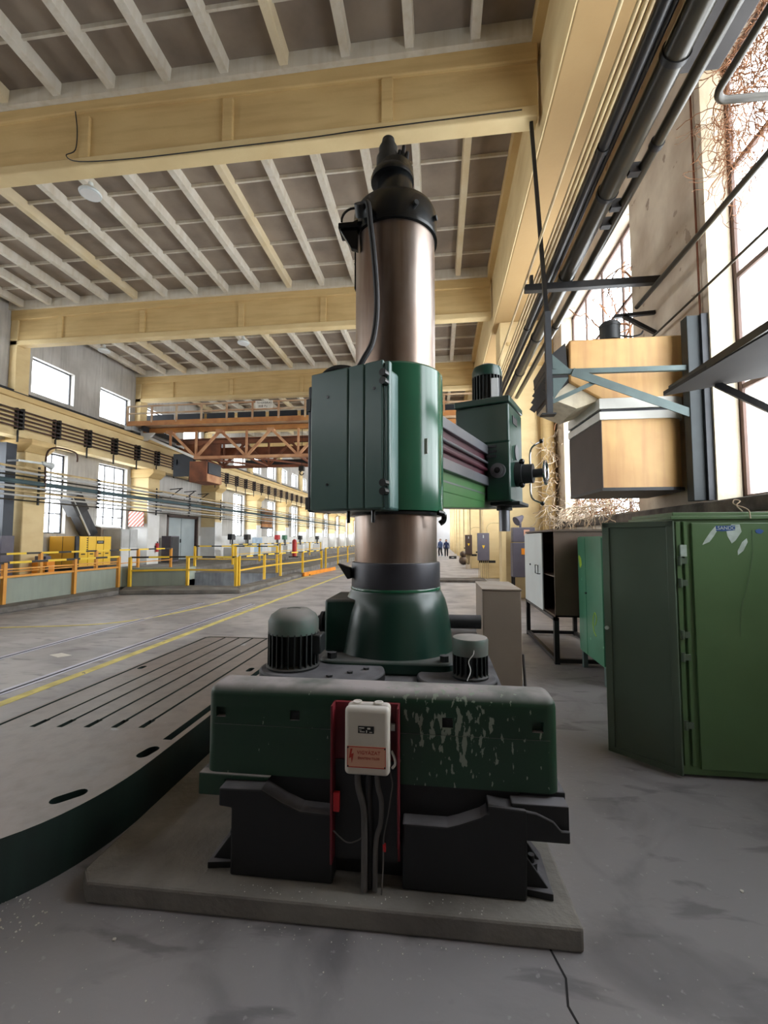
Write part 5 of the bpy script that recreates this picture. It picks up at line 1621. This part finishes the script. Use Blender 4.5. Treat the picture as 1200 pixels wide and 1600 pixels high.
# ================================================================ people far down the aisle
def person(x, y, h, rotz, top, legs, label):
    t = thing('person', label, 'person', (x, y, 0), rotz)
    M = FR[t.name] @ Matrix.Scale(h / 1.75, 4)
    me = bpy.data.meshes.new('body')
    V = [(0, 0, .95), (0, 0, 1.15), (0, 0, 1.38), (0, 0, 1.5), (0, .01, 1.62), (0, .01, 1.74),
         (.1, 0, .9), (.12, .12, .5), (.12, .04, .08), (.12, .2, .03),
         (-.1, 0, .9), (-.12, .02, .5), (-.12, -.18, .1), (-.12, -.04, .03),
         (.2, 0, 1.42), (.27, -.04, 1.14), (.26, .12, .9), (.26, .18, .82),
         (-.2, 0, 1.42), (-.27, .02, 1.14), (-.26, .16, .92), (-.26, .22, .84)]
    E = [(0, 1), (1, 2), (2, 3), (3, 4), (4, 5), (0, 6), (6, 7), (7, 8), (8, 9), (0, 10), (10, 11), (11, 12), (12, 13), (2, 14), (14, 15), (15, 16), (16, 17), (2, 18), (18, 19), (19, 20), (20, 21)]
    rad = [.15, .14, .17, .06, .1, .06, .1, .07, .05, .04, .1, .07, .05, .04, .07, .05, .04, .035, .07, .05, .04, .035]
    me.from_pydata([tuple((FR[t.name].inverted() @ M) @ Vector(v)) for v in V], E, [])
    o = bpy.data.objects.new('body', me)
    COL.objects.link(o)
    o.parent = t
    FR[o.name] = FR[t.name]
    sm = o.modifiers.new('skin', 'SKIN')
    for i, s in enumerate(me.skin_vertices[0].data):
        s.radius = (rad[i], rad[i])
        s.use_root = (i == 0)
    o.modifiers.new('sub', 'SUBSURF').levels = 1
    me.materials.append(MATS[top])
    mm = MB(M).ball((0, .01, 1.68), .105, 12, 1.2)
    mm.obj('head', 'skin', t)
    MB(M).ball((0, -.015, 1.72), .11, 12, 1.0).obj('hair', 'hair', t)
    tr_ = MB(M)
    for s in (1, -1):
        ptl = [(.1 * s, 0, .95), (.12 * s, .12 if s > 0 else .02, .5), (.12 * s, .04 if s > 0 else -.18, .1)]
        tr_.tube(ptl, [.12, .09, .07], 10)
    tr_.obj('trousers', legs, t)
    return t


person(.72, 41.0, 1.5, R(180), 'cloth_navy', 'cloth_dark', 'person in dark navy work clothes walking far down the aisle')
person(.18, 41.5, 1.55, R(150), 'cloth_blue', 'cloth_dark', 'person in lighter blue clothes far down the aisle, half hidden by the column')
cab2 = thing('floor_box', 'small dark box lying on the floor in the far aisle', 'box', (1.15, 36.5, 0))
MB().box(.85, 1.45, 36.3, 36.7, 0, .22).obj('body', 'steel_dark', cab2, bevel=.02, smooth=False)
MB().box(1.05, 1.25, 36.27, 36.3, .08, .14).obj('handle', 'locker_grey', cab2, smooth=False)
rb = thing('rubbish_stack', 'brown sacks stacked by the far right columns', 'sacks', (1.5, 28.0, 0))
MB().ball((1.55, 28.0, .26), .3, 12, .86).obj('sack', 'locker_brown', rb)
MB().ball((1.52, 28.0, .66), .2, 12, 1.0).obj('sack', 'locker_brown', rb)
MB().ball((1.85, 28.2, .4), .3, 12, 1.3).obj('sack', 'steel_dark', rb)

# ================================================================ crumbs of plaster and paint on the floor
rr = random.Random(21)
cm = MB()


def crumb(x, y, s, z=0.0):
    n = rr.choice((4, 5))
    a0 = rr.uniform(0, 6.28)
    pts = [(x + s * rr.uniform(.5, 1) * math.cos(a0 + 6.283 * i / n), y + s * rr.uniform(.5, 1) * math.sin(a0 + 6.283 * i / n)) for i in range(n)]
    cm.prism(pts, z, z + s * .5)


for i in range(150):
    crumb(rr.uniform(-1.9, 1.9), rr.uniform(1.0, 3.2) if rr.random() < .5 else rr.uniform(1.0, 1.84), rr.uniform(.001, .0045) * (2.6 if rr.random() < .12 else 1))
for i in range(60):
    t = rr.uniform(0, 1)
    crumb(-1.6 + 2.1 * t, 1.86 - abs(rr.gauss(0, .03)), rr.uniform(.0015, .004))
for i in range(70):
    crumb(-1.85 + rr.uniform(-.15, .2), 1.72 + rr.uniform(-.1, .15), rr.uniform(.002, .006))
for i in range(60):
    crumb(rr.uniform(-.9, .35), 1.92 + rr.uniform(-.03, .04), rr.uniform(.001, .0045), .095)
tag(cm.obj('plaster_crumbs', 'chip_white', smooth=False), 'white crumbs of plaster and paint scattered over the floor', 'debris', None, 'stuff')
pp = tag(MB().prism([(-5.35, 5.6), (-5.12, 5.5), (-5.02, 5.62), (-5.27, 5.72)], 0, .003).obj('paper_scrap', 'sign_white', smooth=False), 'white paper scrap lying between the track rails', 'paper')
